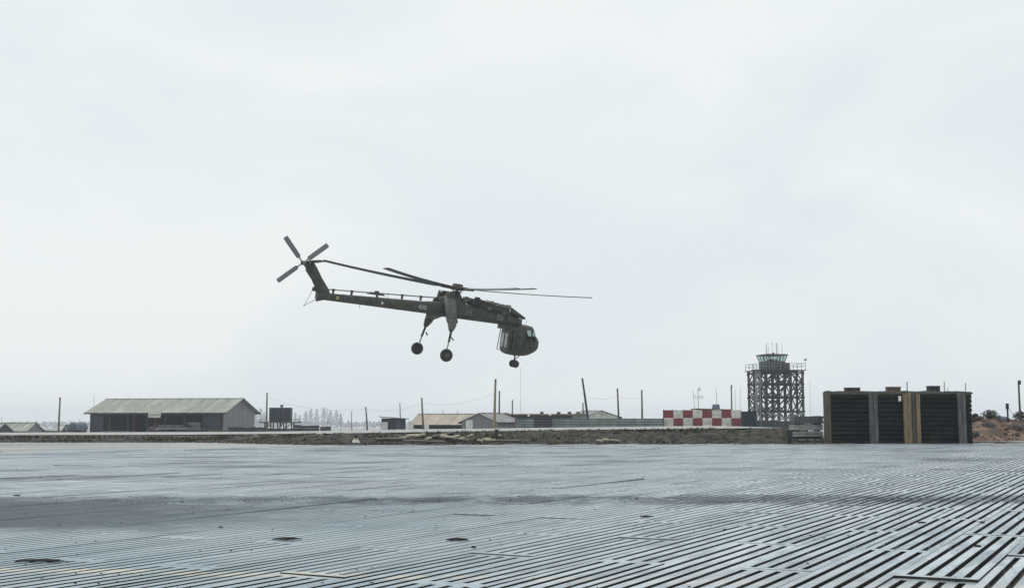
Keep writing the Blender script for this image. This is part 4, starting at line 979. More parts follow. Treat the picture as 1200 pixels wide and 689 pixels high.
# shack with flat overhanging roof
def shack():
    Y = 150.0; c = at_ground(461, Y); t = thing('shack', 'small dark flat-roofed shack beside the road left of the tan-roofed building', 'shack', c, R(8))
    zt = hz(489.5, Y) - c.z; w_, d_ = 2.7, 2.6
    for s_ in (-1, 1):
        b = MB(); b.box((s_ * w_ / 2, 0, zt / 2), (.1, d_, zt - .1)); b.build('side_wall', 'dark_wall', t)
    b = MB(); b.box((0, d_ / 2, zt / 2), (w_, .1, zt - .1)); b.build('back_wall', 'dark_wall', t)
    for k in range(5):
        if k == 3: continue
        b = MB(); b.box((-w_ / 2 + (k + .5) * w_ / 5, -d_ / 2, zt / 2 - .04), (w_ / 5 - .02, .08, zt - .1)); b.build('front_board', 'dark_wall', t)
    b = MB(); b.box((.55, -d_ / 2 + .06, zt / 2 - .1), (w_ / 5 - .04, .05, zt - .3)); b.build('door', 'barrier_dark', t)
    b = MB(); b.box((.05, 0, zt), (w_ + .75, d_ + .7, .1), Matrix.Rotation(R(4), 3, 'Y')); b.build('roof', 'grey_wood', t)
shack()
# white drums
def drum(label, px, row_top, Y, s=1.0):
    c = at_ground(px, Y); t = thing('drum', label, 'drum', c, 0, 'white drums along the road'); h = .85 * s; r_ = .32 * s
    b = MB(); b.lathe([(r_, 0), (r_, h * .32), (r_ * 1.05, h * .335), (r_, h * .35), (r_, h * .65), (r_ * 1.05, h * .665), (r_, h * .68), (r_, h)], (0, 0, 0), 'z', 18); b.build('shell', 'drum', t, True)
    b = MB(); b.lathe([(r_ * .98, h), (r_ * .98, h + .015)], (0, 0, 0), 'z', 18); b.build('lid', 'drum', t)
drum('white drum in front of the left corner of the flat-roofed shack', 451, 500, 140); drum('white drum standing just right of the flat-roofed shack', 481, 498, 138, 1.05)
drum('small white drum at the foot of the thin pole beside the tan-roofed building', 500, 500, 142, .8); drum('white drum before the dark wall under the right end of the tan roof', 550, 497, 142, 1.15)

# tan-roofed building and long dark hall
Yt = 168.0; q = at_ground(527, Yt)
tb = gable('long_building', 'long low building with sun-bleached tan roof behind the road', (q.x + .1, Yt + 2, q.z), R(-14), 8.6, 7.0, hz(496.5, Yt) - q.z, hz(485.5, Yt + 3) - q.z, 'dark_wall', 'tan_roof', .5, 'wall', 10, 'building', 'grey_wood')
q2 = at_ground(578, 160)
ga = gable('long_building', 'grey gable-ended hut joining the tan roof and the long dark hall', (q2.x, 163, q2.z), R(60), 7, 5.4, hz(494, 162) - q2.z, hz(484.5, 162) - q2.z, 'grey_wood', 'slab', .3, 'wall', 8, 'building', 'grey_wood')
Yd = 165.0; a, d = at_ground(584, Yd), at_ground(687, Yd)
t = thing('dark_hall', 'long dark flat-roofed hall with two white lamps behind the grey barrier', 'building', ((a.x + d.x) / 2, Yd, a.z), R(-1)); w_ = d.x - a.x; zt = hz(485.8, Yd) - a.z
for k in range(12):
    b = MB(); b.box((-w_ / 2 + (k + .5) * w_ / 12, 0, zt / 2), (w_ / 12 - .04, .12, zt)); b.build('wall_panel', 'dark_wall' if k not in (10, 11) else 'barrier', t)
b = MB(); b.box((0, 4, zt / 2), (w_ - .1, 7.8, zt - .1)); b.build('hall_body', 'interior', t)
for k in range(13):
    b = MB(); b.box((-w_ / 2 + (k + .5) * w_ / 13, 4.0, zt + .06 + .02 * (k % 2)), (w_ / 13 + .05, 8.6, .06), Matrix.Rotation(R(.3), 3, 'X')); b.build('roof_sheet', 'tan_roof' if k % 3 else 'brown_post', t)
    b = MB(); b.box((-w_ / 2 + (k + .5) * w_ / 13, -.36, zt + .02 + .02 * (k % 2)), (w_ / 13 + .03, .05, .17)); b.build('roof_edge', 'tan_post' if k % 4 else 'brown_post', t)
for px in (635, 655, 668, 678): 
    b = MB(); b.box((W(px, 485, Yd).x - t.location.x, 2, zt + .25), (.5, .5, .3)); b.build('roof_vent', 'brown_post', t)
for px, r_ in ((619.5, 487), (644.5, 486)):
    b = MB(); b.lathe([(.03, -.12), (.17, -.05), (.2, .1), (.08, .2)], (W(px, r_, Yd).x - t.location.x, -.35, hz(r_ + .2, Yd) - t.location.z), 'z', 12); b.bar((W(px, r_, Yd).x - t.location.x, 0, zt - .1), (W(px, r_, Yd).x - t.location.x, -.35, zt - .1), .05); b.build('lamp', 'lamp_white', t)
q = at_ground(699, 205); gable('hut', 'pale-walled hut with grey gable roof behind the leaning pole', (q.x - .6, 207, q.z), R(-68), 7, 6.6, hz(488.5, 205) - q.z, hz(481.5, 205) - q.z, 'white', 'slab', .35, 'wall', 8, 'hut', 'white')

# corrugated barrier
Yw = 100.0; a, d = at_ground(604, Yw), at_ground(777, Yw)
t = thing('steel_barrier', 'low grey-green corrugated steel barrier left of the red and white checked wall', 'barrier', ((a.x + d.x) / 2, Yw, min(a.z, d.z) - .03)); w_ = d.x - a.x; zt = hz(490.3, Yw) - t.location.z; n_ = 16
for k in range(n_):
    b = MB(); x0 = -w_ / 2 + k * w_ / n_; x1 = x0 + w_ / n_ - .02; prof = []
    for i in range(25): prof.append((zt * i / 24, -.035 * math.cos(2 * math.pi * i / 6)))
    y_ = .02 * (k % 2); vs = [(x0, y_ + yy, z) for z, yy in prof] + [(x1, y_ + yy, z) for z, yy in prof]
    b.add(vs, [(i, i + 1, 25 + i + 1, 25 + i) for i in range(24)]); b.add([(x0, .08, 0), (x1, .08, 0), (x1, .08, zt), (x0, .08, zt)], [(0, 1, 2, 3)])
    b.build('corrugated_sheet', 'barrier_dark' if k in (2, 3) else 'barrier', t, True)
for k in range(n_ + 1):
    b = MB(); b.bar((-w_ / 2 + k * w_ / n_, .15, 0), (-w_ / 2 + k * w_ / n_, .15, zt + .03), .09); b.build('post', 'grey_post', t)

# red and white checked wall
Yc = 106.0; a, d = at_ground(778, Yc), at_ground(868.5, Yc)
t = thing('checkered_wall', 'red and white checkered board wall in front of the control tower', 'wall', ((a.x + d.x) / 2, Yc, min(a.z, d.z))); w_ = d.x - a.x
z0, z1 = hz(499.2, Yc) - t.location.z, hz(480.3, Yc) - t.location.z; cw, ch = w_ / 8, (z1 - z0) / 2
for i in range(8):
    for j in range(2):
        red = (i + j) % 2 == 1; hh = ch * (1.08 if (j == 1 and i == 6) else 1.0); x = -w_ / 2 + (i + .5) * cw; z = z0 + j * ch
        b = MB(); b.box((x, .05, z + hh / 2), (cw - .012, .03, hh - .012)); pn = b.build('panel', 'red' if red else 'white', t)
        for k in range(4):
            b = MB(); b.box((x, .02, z + (k + .5) * hh / 4), (cw - .016, .03, hh / 4 - .022)); b.build('board', 'red' if red else 'white', pn)
for i in range(9):
    b = MB(); b.bar((-w_ / 2 + i * cw, .12, -.05), (-w_ / 2 + i * cw, .12, z1 + .02), .09); b.build('post', 'dark_wood', t)
b = MB(); b.bar((-w_ / 2, .1, z0 - .04), (w_ / 2, .1, z0 - .04), .1, .08); b.build('sill', 'grey_wood', t)
# low roof and box behind
Yk = 118.0; c = at_ground(836, Yk); t = thing('hut', 'low hut whose dark roof shows above the checkered wall', 'hut', (c.x, Yk, c.z)); X = lambda px: W(px, 480, Yk).x - c.x
zr = hz(479.6, Yk) - c.z; b = MB(); b.box((0, 1.5, zr / 2 - .05), (X(852) - X(820), 3, zr - .1)); b.build('wall', 'dark_wall', t)
b = MB(); b.box((0, 1.4, zr), (X(856) - X(815), 3.6, .1), Matrix.Rotation(R(1.5), 3, 'Y')); b.build('roof', 'brown_post', t)
b = MB(); b.box((X(841), 1.0, zr + .28), (X(845.5) - X(836.5), .7, .42), top=(.75, .9)); o = b.build('roof_box', 'tarp', t, bevel=.04)
# dark container right of the checked wall
Yq = 112.0; a, d = at_ground(868.5, Yq), at_ground(887, Yq); t = thing('container', 'dark container between the checkered wall and the tower legs', 'container', ((a.x + d.x) / 2 + .05, Yq, min(a.z, d.z))); w_ = d.x - a.x - .1; zt = hz(482, Yq) - t.location.z
b = MB(); b.box((0, 1.2, zt / 2), (w_, 2.3, zt)); b.build('shell', 'dark_wall', t, bevel=.03)
for k in range(7):
    b = MB(); b.box((-w_ / 2 + (k + .5) * w_ / 7, .03, zt / 2), (w_ / 14, .05, zt - .12)); b.build('rib', 'dark_wall', t)
b = MB(); b.box((0, .03, zt - .04), (w_, .07, .09)); b.box((0, .03, .06), (w_, .07, .1)); b.build('rail', 'dark_wood', t)
# low dark block under and right of the tower
crate_row('low dark block wall behind the plank stack right of the tower', 930, 962, 487.2, 130, 6, 'dark_wood', 'wall')
crate_row('dark sandbag wall around the foot of the control tower', 884, 930, 492.0, 170, 10, 'dark_wall', 'wall')

# ------------------------------------------------------------------ poles, masts and wires
def pole(label, px_t, r_t, px_b, Y, w=.22, m_='pole', arm=False, name='utility_pole', cat='pole', dY=0):
    c = at_ground(px_b, Y); top = W(px_t, r_t, Y + dY) - c
    t = thing(name, label, cat, c)
    b = MB(); n_ = 7; rings = []; sw = random.uniform(-.03, .03)
    for i in range(n_):
        f = i / (n_ - 1); p_ = top * f + Vector((sw * math.sin(f * 3.1), 0, -.2 * (1 - f))); r_ = w / 2 * (1 - .35 * f)
        rings.append([p_ + Vector((r_ * math.cos(a_), r_ * math.sin(a_), 0)) for a_ in (2 * math.pi * k / 10 for k in range(10))])
    b.loft(rings); b.build('shaft', m_, t, True)
    if arm:
        b = MB(); z = top * .94; b.box((z.x, z.y - .15, z.z), (1.3, .1, .1)); b.build('crossarm', m_, t)
        for x in (-.55, .55):
            b = MB(); b.lathe([(.03, 0), (.06, .05), (.03, .13)], (z.x + x, z.y - .15, z.z + .05), 'z', 8); b.build('insulator', 'lamp_white', t)
    else:
        b = MB(); b.box((top.x * .97, -.12, top.z * .97), (.12, .1, .22)); b.build('bracket', 'black_metal', t)
    return c + top
tops = {}
PL_ = [
 ('p1', 'tall bare pole between the small hut and the hangar', 70.5, 465.5, 68.5, 150, .26, 'pole', False),
 ('p2', 'tall bare pole rising between the hangar and the raised tanks', 313, 460, 312.5, 160, .26, 'pole', False),
 ('p3', 'thin dark pole standing left of the flat-roofed shack', 428.5, 477, 430.5, 150, .22, 'pole', False),
 ('p4', 'faint thin far pole left of the flat-roofed shack', 412, 482, 412.5, 260, .2, 'pole', False),
 ('p5', 'thin pole rising behind the roof of the flat-roofed shack', 468.5, 472, 469.5, 240, .24, 'pole', False),
 ('p6', 'thin dark pole in front of the left end of the tan roof', 494.3, 466, 496.3, 140, .24, 'pole', False),
 ('p7', 'tallest tan pole at the left end of the long dark hall', 580.8, 444, 579.5, 140, .34, 'tan_post', False),
 ('p8', 'shorter brown pole just right of the tallest tan pole', 585.3, 458, 585.3, 165, .27, 'pole', False),
 ('p9', 'short pole rising behind the left part of the dark hall', 600.5, 468.5, 600.5, 190, .26, 'pole', False),
 ('p10', 'dark pole leaning left in front of the pale-walled hut', 682.3, 443, 690.5, 130, .28, 'dark_wood', False),
 ('p11', 'stub pole beside the leaning pole at the hall corner', 683.2, 472, 683.8, 168, .25, 'pole', False),
 ('p12', 'bare pole behind the barrier, left one of the pair before the checkered wall', 723.5, 455, 725.5, 125, .22, 'pole', False),
 ('p13', 'bare pole behind the barrier, right one of the pair before the checkered wall', 752, 457, 752.6, 125, .22, 'pole', False),
 ('p14', 'thin brown pole rising behind the right end of the checkered wall', 857, 451, 858, 135, .2, 'pole', False),
 ('p15', 'tall pole on the red earth berm at the right edge', 1193.5, 446, 1196, 66, .14, 'grey_post', False),
]
for k, lab, pt, rt, pb_, Y, w, m_, arm in PL_: tops[k] = pole(lab, pt, rt, pb_, Y, w, m_, arm)
def mast(label, px, r_t, Y, w=.07, m_='wire', extra=None, px_b=None):
    c = at_ground(px_b or px, Y); top = W(px, r_t, Y) - c; t = thing('antenna_mast', label, 'antenna', c)
    b = MB(); b.tube((0, 0, -.1), top, w / 2, w / 3, 8); b.build('mast', m_, t, True)
    b = MB(); b.box((0, 0, .1), (w * 3, w * 3, .2)); b.build('footing', 'grey_post', t)
    for (dx, dz, l_, ang) in extra or ():
        b = MB(); p_ = top + Vector((0, 0, dz)); d_ = Vector((math.cos(R(ang)), 0, math.sin(R(ang)))) * l_; b.tube(p_, p_ + d_, w / 3, w / 4, 6)
        for f in (.3, .6, .95):
            q_ = p_ + d_ * f; b.bar(q_ + Vector((0, 0, -.22)), q_ + Vector((0, 0, .22)), w / 3)
        b.build('boom', m_, t)
    return t
mast('thin faint mast rising below the helicopter nose behind the hall', 610, 430, 300, .09, 'steel')
mast('antenna mast with side booms left of the pair of poles behind the checkered wall', 818, 455, 135, .07, 'black_metal', ((0, -.9, -.55 * 1, 170), (0, -.1, .3, 5)), 818.5)
mast('thin antenna with short boom standing left beside the boomed mast', 812, 457, 140, .05, 'black_metal', ((0, -.6, .55, -35),), 816)
mast('short antenna whip with small head behind the checkered wall', 839.5, 458, 130, .06, 'black_metal', ((0, -.2, .25, 90),), 841)
mast('thin grey mast between the checkered wall and the tower stairs', 861.5, 456, 170, .06, 'grey_post')
mast('thin faint mast left of the tower beside its stair landing', 867.5, 452, 175, .05, 'grey_post')
mast('thin faint mast right of the tower above the plank stack', 949.5, 446, 240, .05, 'grey_post')
mast('thin pole behind the tan posts of the revetment', 1063, 447, 90, .10, 'black_metal')
mast('thin pole behind the right part of the revetment, left of the pair', 1106.5, 447, 95, .09, 'black_metal')
mast('short thin pole behind the revetment between two taller ones', 1110.7, 454, 120, .06, 'grey_post')
mast('thin pole behind the right end of the revetment', 1131.5, 448.5, 90, .08, 'black_metal')
mast('thin grey mast above the left end of the hangar roof', 110, 463, 205, .07, 'grey_post')
mast('short thin mast beside the hut at the left edge', 2, 488, 240, .1, 'grey_post')
mast('short mast left of the hangar behind the truck', 93.5, 491, 215, .1, 'dark_wood')
mast('faint thin pole left among the hazy trees', 384, 478, 330, .12, 'grey_post')
mast('faint thin pole right of the hazy trees', 399.5, 483, 330, .12, 'grey_post')
mast('short thin vent pipe above the middle of the tan roof', 519, 480, 185, .09, 'grey_post')
mast('short thin vent pipe above the right end of the tan roof', 536.5, 481, 185, .1, 'grey_post')
def wire(label, a, b_, sag):
    b = MB(); pts = [a.lerp(b_, i / 14) - Vector((0, 0, sag * 4 * (i / 14) * (1 - i / 14))) for i in range(15)]
    b.loft([[p_ + Vector((0, .007 * math.cos(t), .007 * math.sin(t))) for t in (0, 1.57, 3.14, 4.71)] for p_ in pts]); tag(b.build('overhead_wire', 'wire'), label, 'wire')
wire('overhead wire from the pole by the tanks to the pole left of the shack', tops['p2'] - Vector((0, 0, .5)), tops['p3'] - Vector((0, 0, .2)), .8)
wire('overhead wire from the pole left of the shack to the pole before the tan roof', tops['p3'] - Vector((0, 0, .2)), tops['p6'] - Vector((0, 0, .6)), .5)
wire('overhead wire from the pole before the tan roof to the tallest tan pole', tops['p6'] - Vector((0, 0, .6)), tops['p7'] - Vector((0, 0, 1.6)), .6)
wire('overhead wire from the leaning pole to the pair of bare poles', tops['p10'] - Vector((0, 0, 1.6)), tops['p12'] - Vector((0, 0, .7)), .5)
wire('overhead wire between the pair of bare poles before the checkered wall', tops['p12'] - Vector((0, 0, .7)), tops['p13'] - Vector((0, 0, .7)), .25)

# ------------------------------------------------------------------ red earth berm on the right
def berm():
    b = MB(); vs = []; fs = []; nx_, ny_ = 110, 26
    for j in range(ny_):
        for i in range(nx_):
            x, v = lerp(21.3, 48, i / (nx_ - 1)), j / (ny_ - 1); y = lerp(61.4, 73, v)
            prof = sstep(v / .42) * sstep((1 - v) / .3); h = 1.22 * prof * (1 if x > 22.5 else .85 + .15 * (x - 21.3) / 1.2)
            nzv = mnoise.noise(Vector((x * .8, y * .8, 2))) * .22 + mnoise.noise(Vector((x * 2.1, y * 2.1, 7))) * .12 + mnoise.noise(Vector((x * 5, y * 5, 1))) * .05
            vs.append((x, y, -.22 + h + nzv * (.25 + prof)))
    for j in range(ny_ - 1):
        for i in range(nx_ - 1): fs.append((j * nx_ + i, j * nx_ + i + 1, (j + 1) * nx_ + i + 1, (j + 1) * nx_ + i))
    b.add(vs, fs); o = b.build('earth_berm', 'berm', None, True); tag(o, kind='structure')
berm()
def rock(label, c, s_, seed, m_='rock'):
    rr = random.Random(seed); bm = bmesh.new(); bmesh.ops.create_icosphere(bm, subdivisions=2, radius=1)
    for v in bm.verts: v.co = Vector((v.co.x * s_[0], v.co.y * s_[1], v.co.z * s_[2])) * (1 + .28 * mnoise.noise(v.co * 1.7 + Vector((seed, 0, 0))))
    me = bpy.data.meshes.new('boulder'); bm.to_mesh(me); bm.free(); me.materials.append(MT[m_]); o = bpy.data.objects.new('boulder', me); COL.objects.link(o); o.location = c
    return tag(o, label, 'rock', 'rocks on the berm')
rock('grey boulder halfway up the red berm near the revetment', W(1157.5, 499, 64.6), (.34, .3, .26), 3); rock('dark boulder at the berm foot beside the revetment', W(1143.5, 508, 62.6), (.2, .25, .18), 5)
rock('grey boulder low on the red berm below the tall pole', W(1192, 501, 64.3), (.3, .3, .24), 8); rock('dark flat boulder on the berm crest beside the revetment', W(1147, 489.5, 66.0), (.3, .3, .12), 9)
def bush(label, c, r_, n_, seed):
    rr = random.Random(seed); t = thing('bush', label, 'bush', c); b = MB()
    for _ in range(n_):
        th, ph, q = rr.uniform(0, 6.28), rr.uniform(0, 1.5), rr.random() ** .5
        p_ = Vector((r_ * 1.4 * q * math.cos(th) * math.cos(ph), r_ * q * math.sin(th) * math.cos(ph), r_ * q * math.sin(ph) * 1.1)); s_ = .05 * rr.uniform(.7, 1.6)
        u = Vector((rr.gauss(0, 1), rr.gauss(0, 1), rr.gauss(0, 1))).normalized(); w_ = u.orthogonal().normalized()
        b.add([p_ - u * s_, p_ + w_ * s_ * .5, p_ + u * s_, p_ - w_ * s_ * .5], [(0, 1, 2, 3)])
    b.build('foliage', 'bush', t)
    b = MB()
    for k in range(7):
        a_ = k * .9; b.tube((0, 0, -.1), (r_ * .8 * math.cos(a_), r_ * .6 * math.sin(a_), r_ * rr.uniform(.6, 1)), .015, .006, 5)
    b.build('stem', 'bark', t)
bush('scrubby dark bush on the crest of the red berm', W(1160, 490.5, 66.2), .42, 500, 2); bush('dark low bush at the right edge of the red berm crest', W(1196, 490, 66.2), .34, 420, 4)
bush('small dark bush beside the revetment on the berm crest', W(1142.5, 490, 66), .22, 260, 6)
t = thing('tarpaulin_heap', 'blue-grey covered heap on the crest of the red berm', 'tarpaulin', W(1173, 492, 66.5)); b = MB(); rings = []
for i in range(9):
    f = i / 8; s_ = math.sin(math.pi * f) ** .5; rings.append([Vector(((f - .5) * .95, .32 * s_ * math.cos(a_), .26 * s_ * max(-.2, math.sin(a_)) * (1 + .2 * math.sin(5 * f + a_)))) for a_ in (2 * math.pi * k / 14 for k in range(14))])
b.loft(rings); b.build('cover', 'tarp', t, True); b = MB(); b.tube((-.4, -.3, .05), (.4, -.28, .02), .012, .012, 6); b.build('rope', 'wire', t)
c = W(1181.5, 492.5, 65.8); t = thing('short_pole', 'short dark leaning pole with guy rope on the red berm', 'pole', c); top = W(1180.2, 473, 65.8) - c
b = MB(); b.tube((0, 0, -.3), top, .045, .05, 8); b.build('shaft', 'dark_wood', t, True); b = MB(); b.box(top * .85, (.13, .1, .3)); b.build('fitting', 'black_metal', t)
b = MB(); b.tube(top * .8, W(1191, 490.5, 65.8) - c, .01, .01, 5); b.build('guy_rope', 'wire', t)

# ------------------------------------------------------------------ bank clutter: sandbags, boards, marker, grass
def bank_z(x, y): return zground(x, y)
def on_bank(px, row):          # first ground point along that pixel's line of sight
    dx, dy, dz = ray(px, row); y = 50.0
    while y < 75:
        x = dx / dy * y; z = CAM_H + dz / dy * y
        if z <= zground(x, y) + .02: return Vector((x, y, zground(x, y)))
        y += .05
    return Vector((dx / dy * 61, 61, zground(dx / dy * 61, 61)))
bags = [(472, 513.5, .62), (480, 511.5, .8), (487, 511, .72), (494, 510.8, .75), (502, 514.5, .6), (519.5, 512, .85), (527, 513.8, .9), (534, 512.5, .75), (541, 514.5, .6), (551, 511.5, .6), (563, 517, .6), (570, 516, .8), (577, 517.5, .7), (585, 511, .55), (703, 517.5, .6), (710, 516.3, .65), (718, 516.8, .55), (724, 517.5, .5)]
bmesh_ = [sandbag_mesh('sandbag', 'sandbag', s_) for s_ in (1, 2, 3)]
ordn = ['first', 'second', 'third', 'fourth', 'fifth', 'sixth', 'seventh', 'eighth', 'ninth', 'tenth', 'eleventh', 'twelfth', 'thirteenth', 'fourteenth']
rr = random.Random(21)
for i, (px, row, s_) in enumerate(bags):
    p_ = on_bank(px, row); o = bpy.data.objects.new('sandbag', bmesh_[i % 3]); COL.objects.link(o); o.location = p_ + Vector((0, 0, .05)); o.rotation_euler = (rr.uniform(-.3, .3), rr.uniform(-.25, .25), rr.uniform(-.8, .8)); o.scale = (s_ * 1.15, s_ * 1.1, s_ * 1.2)
    if i < 14: lab = 'pale sandbag on the bank, %s from left of those below the tan roof' % ordn[i]
    else: lab = 'pale sandbag at the bank foot below the grey barrier, %s from left of four' % ordn[i - 14]
    tag(o, lab, 'sandbag', 'sandbags on the bank')
for i, (px, row, l_, a_, lab) in enumerate(((519, 510.5, 1.0, 25, 'dark board lying across sandbags on the dirt bank, upper one'), (533, 515.5, 1.3, -12, 'dark board lying among sandbags on the dirt bank, lower one'), (590, 518, 1.6, 2, 'long dark plank at the foot of the bank right of the sandbags'), (497, 518.5, 2.0, -1, 'long dark plank at the foot of the bank under the sandbags'), (458, 515.5, 1.4, 3, 'dark plank on the bank left of the scattered sandbags'))):
    p_ = on_bank(px, row); b = MB(); n_ = 5
    for k in range(n_): b.box((lerp(-l_ / 2, l_ / 2, (k + .5) / n_), 0, .03 * math.sin(k * 1.3) * .4), (l_ / n_ + .002, .22 - .01 * (k % 2), .06))
    o = b.build('board', 'board'); o.location = p_ + Vector((0, -.1, .08)); o.rotation_euler = (.2, R(-a_) * .5, R(a_) * .6); tag(o, lab, 'board', 'boards on the bank')
p_ = on_bank(582, 513.5); b = MB(); b.box((0, 0, .15), (.2, .2, .5), top=(.7, .7)); b.box((0, 0, .42), (.24, .24, .05)); o = b.build('stake', 'dark_wood'); o.location = p_; tag(o, 'stubby dark stake on the bank right of the sandbags', 'stake')
p_ = on_bank(417, 518.5); t = thing('edge_marker', 'small white and yellow edge marker with dark cap at the pad edge', 'marker', p_)
b = MB(); b.lathe([(.20, 0), (.19, .03), (.13, .16)], (0, 0, 0), 'z', 16); b.build('base', 'lamp_white', t, True); b = MB(); b.lathe([(.128, .16), (.10, .24)], (0, 0, 0), 'z', 16); b.build('band', 'patch_y', t, True)
b = MB(); b.lathe([(.07, .24), (.08, .34), (.03, .40)], (0, 0, 0), 'z', 14); b.build('cap', 'black_metal', t, True)
# dark block post at the end of the bank
p_ = W(925.2, 512, 57.2); t = thing('bank_post', 'dark stubby post at the right end of the bank beside the plank stack', 'post', (p_.x, 57.2, -.08)); b = MB(); b.box((0, 0, .32), (.25, .25, .66)); b.build('post', 'dark_wood', t, bevel=.015); b = MB(); b.box((0, 0, .66), (.29, .29, .05)); b.build('cap', 'dark_wood', t)
# grass tufts and clods on the bank
b = MB(); rr = random.Random(4)
for _ in range(5200):
    x = rr.uniform(-38, 14.8); ft = interp(x, FOOT); y = ft + rr.uniform(-.2, 3.9 if x > -11 else 2.6)
    d_ = mnoise.noise(Vector((x * .28, y * .6, 9)))
    if d_ < -.05 + .25 * rr.random(): continue
    z = zground(x, y); h = rr.uniform(.05, .16)
    for k in range(4):
        a_ = rr.uniform(0, 6.28); dx, dy = math.cos(a_) * .03, math.sin(a_) * .03; lx, ly = rr.gauss(0, .05), rr.gauss(0, .05)
        b.add([(x - dx, y - dy, z - .03), (x + dx, y + dy, z - .03), (x + lx, y + ly, z + h)], [(0, 1, 2)])
me = bpy.data.meshes.new('bank_grass'); me.from_pydata(b.v, [], b.f); me.materials.append(MT['grass']); o = bpy.data.objects.new('bank_grass', me); COL.objects.link(o); tag(o, 'sparse dry grass on the dirt bank', 'grass', kind='stuff')
b = MB()
for _ in range(2600):
    x = rr.uniform(-38, 14.6); ft = interp(x, FOOT); y = ft + rr.uniform(-1.6, 3.6 if x > -11 else 2.6); z = max(zground(x, y), 0 if y < mat_edge(x) else -1); s_ = rr.uniform(.02, .09) * (1.5 if rr.random() < .12 else 1)
    b.box((x, y, z + s_ * .2), (s_ * 1.6, s_ * 1.3, s_), Euler((rr.uniform(-.5, .5), rr.uniform(-.5, .5), rr.uniform(0, 3))).to_matrix(), 0, (.6, .6))
me = bpy.data.meshes.new('bank_clods'); me.from_pydata(b.v, [], b.f); me.materials.append(MT['rock']); o = bpy.data.objects.new('bank_clods', me); COL.objects.link(o); tag(o, 'loose clods and stones on the dirt bank', 'clods', kind='stuff')

# dark lumps on the pad
for i, (px, row, wpx, lab) in enumerate(((336, 631.5, 28, 'flat dark mud cake on the pad, left of centre'), (537, 632.5, 26, 'flat dark mud cake on the pad, near centre'), (50, 657.5, 54, 'long thin dark streak of mud near the yellow line at lower left'), (758, 605.5, 14, 'small dark mud lump on the pad, right of centre'), (1080, 612.5, 10, 'tiny dark mud lump on the right of the pad'), (1150, 612, 8, 'tiny dark clod beside a plank slot at the right'), (555, 641, 6, 'tiny dark clod just right of the central mud cake'), (20, 580.5, 8, 'tiny dark clod far left on the pad'), (1146, 640, 9, 'dark clod stuck in a plank slot at lower right'))):
    p_ = G(px, row, .005); w_ = wpx * p_.y / F; rr = random.Random(i); b = MB(); rings = []
    for q_, h in ((1, 0), (.9, .35), (.6, .8), (.2, 1)):
        rings.append([Vector((w_ / 2 * q_ * (1 + .4 * rr.uniform(-1, 1)) * math.cos(a_), (.03 if i == 2 else max(.03, w_ * .16)) * q_ * (1 + .45 * rr.uniform(-1, 1)) * math.sin(a_), h * min(.02, .012 + w_ * .04))) for a_ in (2 * math.pi * k / 14 for k in range(14))])
    b.loft(rings); o = b.build('mud_clod', 'mud', None, True); o.location = p_; tag(o, lab, 'mud', 'mud lumps on the pad')

b = MB(); rr = random.Random(31)
for _ in range(1500):
    x = rr.uniform(21.6, 40); v = rr.uniform(0, .6); y = lerp(61.4, 73, v); z = -.22 + 1.22 * sstep(v / .42) * sstep((1 - v) / .3); s_ = rr.uniform(.03, .1) * (1.8 if rr.random() < .1 else 1)
    b.box((x, y, z + rr.uniform(0, .1)), (s_ * 1.6, s_ * 1.3, s_), Euler((rr.uniform(-.5, .5), rr.uniform(-.5, .5), rr.uniform(0, 3))).to_matrix(), 0, (.6, .6))
me = bpy.data.meshes.new('berm_clods'); me.from_pydata(b.v, [], b.f); me.materials.append(MT['berm_clod']); o = bpy.data.objects.new('berm_clods', me); COL.objects.link(o); tag(o, 'loose clods on the red earth berm', 'clods', kind='stuff')

b = MB(); rr = random.Random(77)
for _ in range(2600):
    y = 7 + 45 * rr.random() ** 1.6; x = rr.uniform(-.46, .46) * y * 1.15
    if rr.random() < .35: y = 17.05 + .035 * x + rr.gauss(0, .7)
    if mnoise.noise(Vector((x * .35, y * .35, 3))) < -.05 and rr.random() < .8: continue
    s_ = rr.uniform(.004, .012) * (1.8 if rr.random() < .04 else 1)
    b.box((x, y, .004 + s_ * .25), (s_ * rr.uniform(1, 3), s_ * rr.uniform(1, 2), s_ * .45), Euler((0, 0, rr.uniform(0, 3))).to_matrix(), 0, (.6, .6))
me = bpy.data.meshes.new('mud_crumbs'); me.from_pydata(b.v, [], b.f); me.materials.append(MT['mud']); o = bpy.data.objects.new('mud_crumbs', me); COL.objects.link(o); tag(o, 'small mud crumbs strewn over the steel matting', 'mud', kind='stuff')

